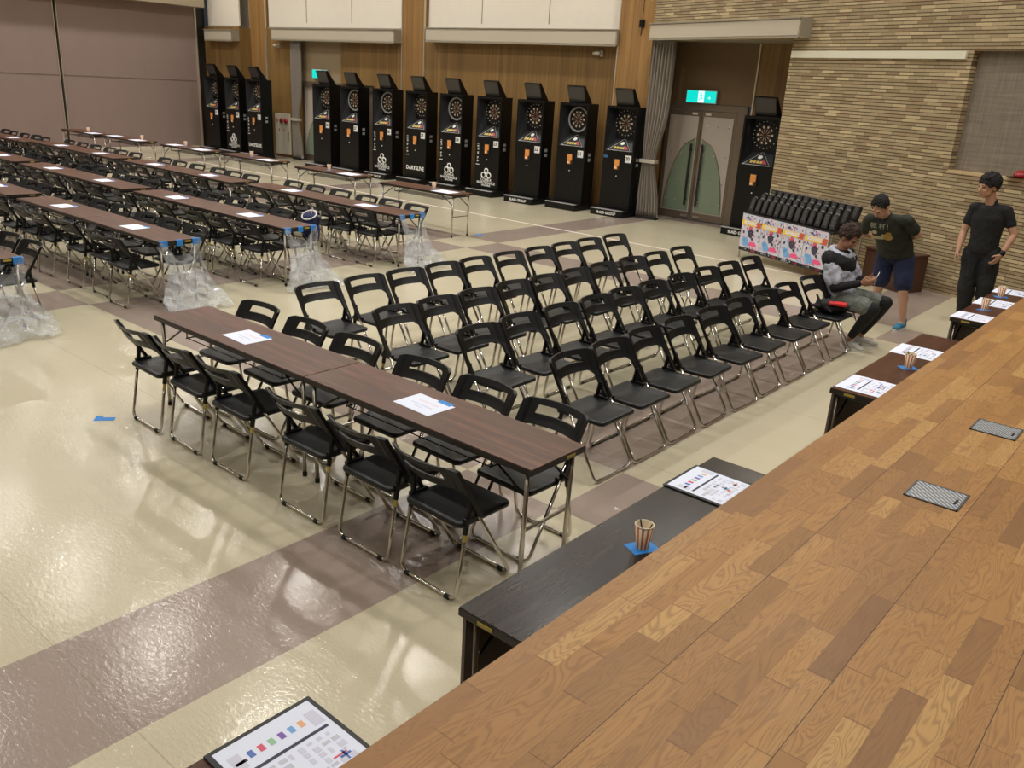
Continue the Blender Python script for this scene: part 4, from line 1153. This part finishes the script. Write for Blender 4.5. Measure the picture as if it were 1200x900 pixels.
def hand(bm, wrist, fwd, palm, side, curl=.5, s=1.0):
    """fwd: wrist to knuckles, palm: the way the palm faces, side: towards the thumb"""
    w_, f_, p_, t_ = Vector(wrist), Vector(fwd).normalized(), Vector(palm).normalized(), Vector(side).normalized()
    p_ = (p_ - f_ * p_.dot(f_)).normalized(); t_ = (t_ - f_ * t_.dot(f_) - p_ * t_.dot(p_)).normalized()
    Rm = Matrix((t_, f_, p_)).transposed()
    ell(bm, w_ + f_ * .045 * s, (.040 * s, .052 * s, .016 * s), Rm)
    cap(bm, w_, .024 * s, w_ + f_ * .03 * s, .022 * s)
    for k, (o, L) in enumerate(((.027, .072), (.009, .08), (-.009, .075), (-.027, .06))):
        p0 = w_ + f_ * (.082 - .004 * abs(k - 1)) * s + t_ * o * s
        a = 0; p = p0; rr = .0092 * s
        for seg in range(3):
            a += curl * (1.0 if seg else .6)
            q = p + (f_ * math.cos(a) + p_ * math.sin(a)) * L * s * (.45, .32, .25)[seg]
            cap(bm, p, rr, q, rr * .92); p = q; rr *= .92
    p0 = w_ + f_ * .022 * s + t_ * .028 * s
    p1 = p0 + (f_ * .6 + t_ * .65 + p_ * .35).normalized() * .038 * s
    p2 = p1 + (f_ * .85 + t_ * .1 + p_ * (.2 + curl)).normalized() * .03 * s
    cap(bm, p0, .014 * s, p1, .0105 * s); cap(bm, p1, .0105 * s, p2, .009 * s)
def shoe(parent, name, ank, toe, upm, s=1.0):
    a, t_ = Vector(ank), Vector(toe); d = (t_ - a); d.z = 0; d.normalize(); l = Vector((-d.y, d.x, 0)); Rm = Matrix((l, -d, Vector((0, 0, 1)))).transposed()
    a = Vector((a.x, a.y, 0)); 
    T = lambda x, y, z: a + l * x * s + d * y * s + Vector((0, 0, z * s))
    bm = B(); ell(bm, T(0, -.02, .05), (.038 * s, .045 * s, .045 * s), Rm); ell(bm, T(0, .06, .045), (.042 * s, .09 * s, .036 * s), Rm); ell(bm, T(0, .14, .035), (.045 * s, .06 * s, .028 * s), Rm)
    cap(bm, T(0, -.015, .06), .038 * s, T(0, -.015, .1), .038 * s)
    o = blobobj(name, bm, upm, parent, .007, 2)
    bm = B(); pts = []
    for k in range(20):
        q = 2 * PI * k / 20; yy = .055 + .145 * math.sin(q); xx = (.043 + .008 * math.sin(q)) * math.cos(q); pts.append(T(xx, yy, 0).to_2d())
    prism(bm, [tuple(p) for p in pts], .0, .026); obj('sole', bm, M['sole'], o)
    bm = B()
    for k in range(4): tube(bm, [T(-.022, .05 + k * .022, .083 - k * .008), T(.022, .055 + k * .022, .083 - k * .008)], .003, 5)
    obj('lace', bm, M['sole'], o)
def hair(parent, name, T, Rm, s, m, seed, tuft=.016, n=150, fringe=.02, lift=1.0, low=-.05):
    bm = B(); rnd = random.Random(seed)
    ell(bm, T((0, .03, .045)), (.084 * s, .092 * s, .088 * s), Rm)
    ell(bm, T((0, .06, -.005)), (.072 * s, .055 * s, .065 * s), Rm)
    k = 0
    while k < n:
        a, z = rnd.uniform(-PI, PI), rnd.uniform(-.75, 1)
        c = math.sqrt(max(0, 1 - z * z)); p = V(.083 * c * math.sin(a), .022 - .096 * c * math.cos(a) * 1.0, .038 + .092 * z)
        if p.z < low + .02 and p.y < .03: continue
        if p.y < -.045 and p.z < fringe + .045: continue
        if p.y < .0 and p.z < .03 - .02 * (abs(p.x) > .06): continue
        k += 1
        q = p * rnd.uniform(1.0, 1.0 + .10 * lift); rr = tuft * rnd.uniform(.7, 1.2)
        cap(bm, T(p), rr * s, T(q + V(rnd.uniform(-.01, .01), rnd.uniform(-.012, .008), rnd.uniform(-.018, .008))), rr * .6 * s)
    return blobobj(name, bm, m, parent, .006, 1)

# --- man leaning forward in an olive T-shirt
p2 = tag(bpy.data.objects.new('person', None), 'person in an olive T-shirt and navy shorts leaning over with hands behind the back', 'person'); COL.objects.link(p2); p2.location = (3.0, 7.4, 0)
hipL, hipR = V(3.05, 7.44, .80), V(2.84, 7.46, .79); knL, knR = V(3.14, 7.33, .44), V(2.84, 7.42, .43); anL, anR = V(3.20, 7.36, .08), V(2.79, 7.50, .08)
shL, shR = V(3.08, 7.13, 1.25), V(2.69, 7.13, 1.21); elL, elR = V(3.17, 7.33, 1.09), V(2.56, 7.33, 1.02); wrL, wrR = V(2.98, 7.54, .98), V(2.72, 7.55, .95)
nk, hd = V(2.86, 7.09, 1.29), V(2.82, 6.96, 1.385); chest, belly = V(2.89, 7.2, 1.13), V(2.935, 7.36, .95)
bm = B()
chain(bm, [(hipL, .085), (knL, .056), (anL, .034)]); chain(bm, [(hipR, .085), (knR, .056), (anR, .034)])
for kn, an in ((knL, anL), (knR, anR)): ell(bm, kn.lerp(an, .3) + V(0, .02, 0), (.05, .052, .1))
loft(bm, [(V(2.945, 7.44, .8), V(.16, 0, 0), V(0, .1, .02)), (belly, V(.155, 0, 0), V(0, .1, .05)), (chest, V(.165, 0, 0), V(0, .1, .05)), (V(2.87, 7.14, 1.22), V(.14, 0, 0), V(0, .08, .04))])
cap(bm, shL, .058, shR, .058); chain(bm, [(shL, .055), (elL, .042), (wrL, .028)]); chain(bm, [(shR, .055), (elR, .042), (wrR, .028)])
cap(bm, nk + V(0, .04, -.03), .062, hd + V(0, .03, -.03), .055)
R2 = rotm(-.25, .85, .03)
Th = head(bm, hd, R2, 1.0)
hand(bm, wrL, (-1, .15, -.25), (0, 1, 0), (0, .1, 1), .6); hand(bm, wrR, (.9, .5, -.2), (0, 1, .1), (0, .2, 1), .5)
for an, t_ in ((anL, V(3.2, 7.2, .03)), (anR, V(2.78, 7.33, .03))): cap(bm, an, .034, V(an.x, an.y - .02, .05), .032)
body2 = blobobj('body', bm, M['skin3'], p2, .0075, 2); body2.matrix_parent_inverse = Matrix.Translation(-p2.location)
def attach(o, root): o.matrix_parent_inverse = Matrix.Translation(-root.location); return o
n0 = set(bpy.data.objects)
face(p2, Th, R2, 1.0, LIP)
hair(p2, 'hair', Th, R2, 1.02, M['hairb'], 4, .011, 140, .03, .15)
bm = B()
loft(bm, [(V(2.945, 7.42, .83), V(.205, 0, 0), V(0, .15, .02)), (belly, V(.2, 0, 0), V(0, .14, .06)), (chest, V(.198, 0, .02), V(0, .13, .07)), (V(2.875, 7.14, 1.225), V(.16, 0, .02), V(0, .10, .06))]); cap(bm, shL, .072, shR, .072)
cap(bm, shL, .072, shL.lerp(elL, .62), .07); cap(bm, shR, .072, shR.lerp(elR, .62), .07); cap(bm, nk + V(0, .05, -.05), .085, nk + V(0, .02, -.02), .07)
sh2 = blobobj('t_shirt', bm, M['olive'], p2, .009, 2, .02, .12)
bm = B()
for h_, k_ in ((hipL, knL), (hipR, knR)): chain(bm, [(h_, .112), (h_.lerp(k_, .55), .108), (h_.lerp(k_, .78), .104)])
ell(bm, (hipL + hipR) / 2 + V(0, 0, .02), (.175, .13, .11))
sho2 = blobobj('shorts', bm, M['navyc'], p2, .009, 2, .015, .1)
shoe(p2, 'shoe', anL, V(3.18, 7.2, 0), M['shoeb']); shoe(p2, 'shoe', anR, V(2.76, 7.33, 0), M['shoeb'])
# chest print: standing on the front of the shirt
Rp = Matrix.Translation((2.87, 7.012, 1.075)) @ Matrix.Rotation(.42, 4, 'X') @ Matrix.Rotation(PI / 2, 4, 'X')
def flatp(name, L, m):
    bm = B()
    for pts in L: poly(bm, [Rp @ V(x, y, 0) for x, y in pts])
    bmesh.ops.solidify(bm, geom=bm.faces[:], thickness=.004); return obj(name, bm, m, sh2)
circ = lambda cx, cy, rx, ry, n=14: [(cx + rx * math.cos(2 * PI * k / n), cy + ry * math.sin(2 * PI * k / n)) for k in range(n)]
flatp('mug_print', [circ(.075, -.015, .055, .042), circ(.085, .03, .03, .015)], M['ochre'])
flatp('figure_print', [circ(-.07, .025, .028, .022), [(-.11, -.06), (.02, -.055), (.02, -.02), (-.09, -.02)], circ(-.115, .02, .02, .008), [(.0, -.05), (.04, -.05), (.035, .01), (.005, .01)]], M['creamp'])
me = text_mesh('乾 杯！', .075, 0, 'CENTER', .001).copy(); me.transform(Rp @ Matrix.Translation((-.0, .105, .0))); obj('shirt_lettering', me, mat('pale_lettering', (150, 156, 140), .7), sh2)

# --- seated man with a phone
p1 = tag(bpy.data.objects.new('person', None), 'person in a silver and dark hooded jacket sitting and looking down at a phone', 'person'); COL.objects.link(p1); p1.location = (2.9, 6.1, 0)
hipL, hipR = V(2.83, 6.2, .50), V(2.83, 6.02, .50); knL, knR = V(3.31, 6.16, .52), V(3.26, 5.96, .47); anL, anR = V(3.08, 6.28, .10), V(3.06, 6.0, .10)
shL, shR = V(2.79, 6.27, .93), V(2.73, 5.94, .91); elL, elR = V(2.93, 6.34, .66), V(2.86, 5.88, .63); wrL, wrR = V(3.09, 6.14, .73), V(3.08, 5.98, .71)
nk, hd = V(2.78, 6.1, .99), V(2.845, 6.08, 1.135); chest, belly = V(2.78, 6.1, .82), V(2.80, 6.1, .63)
bm = B()
chain(bm, [(hipL, .085), (knL, .057), (knL.lerp(anL, .35), .056), (anL, .036)]); chain(bm, [(hipR, .085), (knR, .057), (knR.lerp(anR, .35), .056), (anR, .036)])
loft(bm, [(V(2.83, 6.11, .52), V(.1, 0, 0), V(0, .15, 0)), (belly, V(.1, 0, 0), V(0, .15, 0)), (chest, V(.1, 0, 0), V(0, .16, 0)), (V(2.77, 6.1, .92), V(.08, 0, 0), V(0, .14, 0))]); cap(bm, shL, .055, shR, .055)
chain(bm, [(shL, .052), (elL, .04), (wrL, .026)]); chain(bm, [(shR, .052), (elR, .04), (wrR, .026)]); cap(bm, nk - V(.01, 0, .03), .06, hd - V(.03, 0, .04), .055)
R1 = rotm(PI / 2 - .15, .55, 0); Th = head(bm, hd, R1, 1.0)
hand(bm, wrR, (.9, .12, .15), (0, 1, .3), (.1, .2, 1), .75); hand(bm, wrL, (.8, -.35, .05), (0, -1, .3), (.1, -.2, 1), .7)
blobobj('body', bm, M['skin2'], p1, .0075, 2)
face(p1, Th, R1, 1.0, LIP); hair(p1, 'hair', Th, R1, 1.04, M['hairbr'], 9, .017, 230, .012, 1.6)
bm = B()
loft(bm, [(V(2.85, 6.1, .53), V(.15, 0, 0), V(0, .185, 0)), (belly + V(.02, 0, 0), V(.15, 0, 0), V(0, .19, 0)), (chest + V(.01, 0, 0), V(.14, 0, 0), V(0, .19, 0)), (V(2.77, 6.1, .92), V(.1, 0, 0), V(0, .15, 0))]); cap(bm, shL, .075, shR, .075)
cap(bm, shL, .078, shL.lerp(elL, .75), .075); cap(bm, shR, .078, shR.lerp(elR, .75), .078)
blobobj('jacket', bm, M['silverc'], p1, .009, 2, .04, .09)
bm = B(); loft(bm, [(V(2.80, 6.1, .80), V(.155, 0, .03), V(0, .165, 0)), (V(2.79, 6.1, .87), V(.15, 0, .03), V(0, .2, 0)), (V(2.775, 6.1, .915), V(.125, 0, .02), V(0, .19, 0))]); cap(bm, shR + V(.0, -.005, .0), .084, shR.lerp(elR, .22), .082); cap(bm, shL, .084, shL.lerp(elL, .2), .082)
blobobj('jacket_yoke', bm, M['blackc'], p1, .009, 2, .02, .1)
bm = B(); pts = [V(2.78 + .095 * math.cos(a), 6.1 + .105 * math.sin(a), .965 - .03 * math.cos(a)) for a in [2 * PI * k / 16 for k in range(17)]]
for a, b_ in zip(pts, pts[1:]): cap(bm, a, .034, b_, .034)
ell(bm, V(2.67, 6.1, .93), (.06, .1, .07)); blobobj('hood', bm, M['silverc'], p1, .009, 2, .02, .06)
bm = B(); chain(bm, [(shR.lerp(elR, .72), .06), (elR, .053), (elR.lerp(wrR, .9), .038)]); chain(bm, [(shL.lerp(elL, .72), .06), (elL, .053), (elL.lerp(wrL, .9), .038)]); blobobj('sleeve', bm, M['blackc'], p1, .008, 2)
bm = B()
for h_, k_ in ((hipL, knL), (hipR, knR)): chain(bm, [(h_ + V(-.02, 0, .0), .11), (h_.lerp(k_, .45), .098), (h_.lerp(k_, .80), .092)])
cap(bm, hipL, .11, hipR, .11); blobobj('shorts', bm, M['greyc'], p1, .009, 2, .02, .08)
bm = B()
for h_, k_, a_ in ((hipL, knL, anL), (hipR, knR, anR)): chain(bm, [(h_.lerp(k_, .6), .078), (k_, .068), (k_.lerp(a_, .35), .064), (a_ + (k_ - a_) * .12, .042)])
blobobj('leggings', bm, M['tights'], p1, .009, 2)
for an, d in ((anL, V(.2, .02, 0)), (anR, V(.2, -.05, 0))): shoe(p1, 'shoe', an, an + d, M['shoew'], 1.0)
bm = B(); cap(bm, V(2.885, 6.02, 1.115), .009, V(2.885, 6.02, 1.09), .006)
ph = tag(obj('phone', box(B(), -.035, .035, -.004, .004, -.07, .07, .003), M['phone'], loc=(3.205, 6.05, .77), rot=(.3, -.7, PI / 2)), 'pale phone held in the hands of the seated man', 'phone')
obj('phone_screen', box(B(), -.031, .031, -.0055, -.0045, -.064, .064), M['screen'], ph)

# --- man in black by the brick wall
p3 = tag(bpy.data.objects.new('person', None), 'person all in black standing by the brick wall looking down', 'person'); COL.objects.link(p3); p3.location = (3.65, 8.35, 0)
hipL, hipR = V(3.74, 8.37, .86), V(3.55, 8.37, .84); knL, knR = V(3.77, 8.34, .47), V(3.57, 8.32, .46); anL, anR = V(3.80, 8.40, .08), V(3.60, 8.36, .08)
shL, shR = V(3.80, 8.36, 1.37), V(3.46, 8.36, 1.36); elL, elR = V(3.93, 8.37, 1.11), V(3.40, 8.36, 1.08); wrL, wrR = V(3.87, 8.24, .88), V(3.41, 8.25, .86)
nk, hd = V(3.62, 8.36, 1.46), V(3.565, 8.29, 1.63); chest, belly = V(3.63, 8.36, 1.26), V(3.64, 8.35, 1.03)
bm = B()
chain(bm, [(hipL, .085), (knL, .056), (anL, .036)]); chain(bm, [(hipR, .085), (knR, .056), (anR, .036)])
loft(bm, [(V(3.645, 8.37, .86), V(.15, 0, 0), V(0, .1, 0)), (belly, V(.135, 0, 0), V(0, .09, 0)), (chest, V(.165, 0, 0), V(0, .105, 0)), (V(3.625, 8.36, 1.38), V(.14, 0, 0), V(0, .08, 0))]); cap(bm, shL, .055, shR, .055)
chain(bm, [(shL, .056), (shL.lerp(elL, .4), .05), (elL, .04), (elL.lerp(wrL, .3), .042), (wrL, .027)]); chain(bm, [(shR, .056), (shR.lerp(elR, .4), .05), (elR, .04), (elR.lerp(wrR, .3), .042), (wrR, .027)])
cap(bm, nk - V(0, -.01, .05), .062, hd - V(-.02, -.03, .05), .056)
R3 = rotm(-.62, .22, .06); Th = head(bm, hd, R3, 1.12)
hand(bm, wrR, (-.1, -.25, -1), (1, .2, 0), (.2, -1, 0), .35); hand(bm, wrL, (-.45, -.35, -1), (-1, .5, 0), (-.3, -1, 0), .45)
blobobj('body', bm, M['skin3'], p3, .0075, 2)
face(p3, Th, R3, 1.12, LIP); hair(p3, 'hair', Th, R3, 1.2, M['hairb'], 12, .017, 300, .0, .35)
bm = B()
loft(bm, [(V(3.645, 8.36, .87), V(.172, 0, 0), V(0, .13, 0)), (belly, V(.162, 0, 0), V(0, .115, 0)), (chest, V(.192, 0, 0), V(0, .125, 0)), (V(3.625, 8.36, 1.375), V(.16, 0, 0), V(0, .095, 0))]); cap(bm, shL, .068, shR, .068)
cap(bm, shL, .068, shL.lerp(elL, .55), .062); cap(bm, shR, .068, shR.lerp(elR, .55), .062); cap(bm, nk - V(0, -.02, .07), .09, nk - V(0, -.01, .02), .066)
blobobj('t_shirt', bm, M['blackc'], p3, .009, 2, .016, .14)
bm = B(); cap(bm, hipL, .115, hipR, .115)
for h_, k_, a_ in ((hipL, knL, anL), (hipR, knR, anR)): chain(bm, [(h_, .112), (k_, .095), (k_.lerp(a_, .5), .088), (k_.lerp(a_, .84), .074)])
blobobj('trousers', bm, M['blackt'], p3, .009, 2, .03, .12)
for an in (anL, anR): shoe(p3, 'shoe', an, an + V(-.03, -.2, 0), M['shoew'])
bm = B(); d = (wrL - elL).normalized(); cap(bm, wrL - d * .04, .034, wrL - d * .015, .034); blobobj('wristwatch', bm, M['blackp'], p3, .006, 1)
for rt in (p1, p2, p3):
    for c in rt.children: c.matrix_parent_inverse = Matrix.Translation(-rt.location)


# ------------------------------------------------------------------ lights
def lamp(x, y, e, size=.34, col=(1.0, .97, .91)):
    ld = bpy.data.lights.new('ceiling_lamp', 'AREA'); ld.shape = 'DISK'; ld.size = size; ld.spread = math.radians(155); ld.energy = e; ld.color = col
    o = bpy.data.objects.new('ceiling_lamp', ld); COL.objects.link(o); o.location = (x, y, CZ - .03)
for x in (-17.6, -14.6, -11.6, -8.6, -5.6, -2.6, .4, 3.4, 6.6):
    for y in (-4.2, -.6, 2.4, 5.2, 8.0, 10.7):
        lamp(x, y, 45 if y > 0 else 32)
w = bpy.data.worlds.new('world'); SC.world = w; w.use_nodes = True
w.node_tree.nodes['Background'].inputs[0].default_value = (0.9, 0.95, 1, 1); w.node_tree.nodes['Background'].inputs[1].default_value = 0.03
SC.view_settings.view_transform = 'Standard'; SC.view_settings.look = 'None'; SC.view_settings.gamma = 1
SC.view_settings.use_curve_mapping = False; SC.view_settings.exposure = 0.0
SC.cycles.use_denoising = True
SC.cycles.max_bounces = 6; SC.cycles.transparent_max_bounces = 12
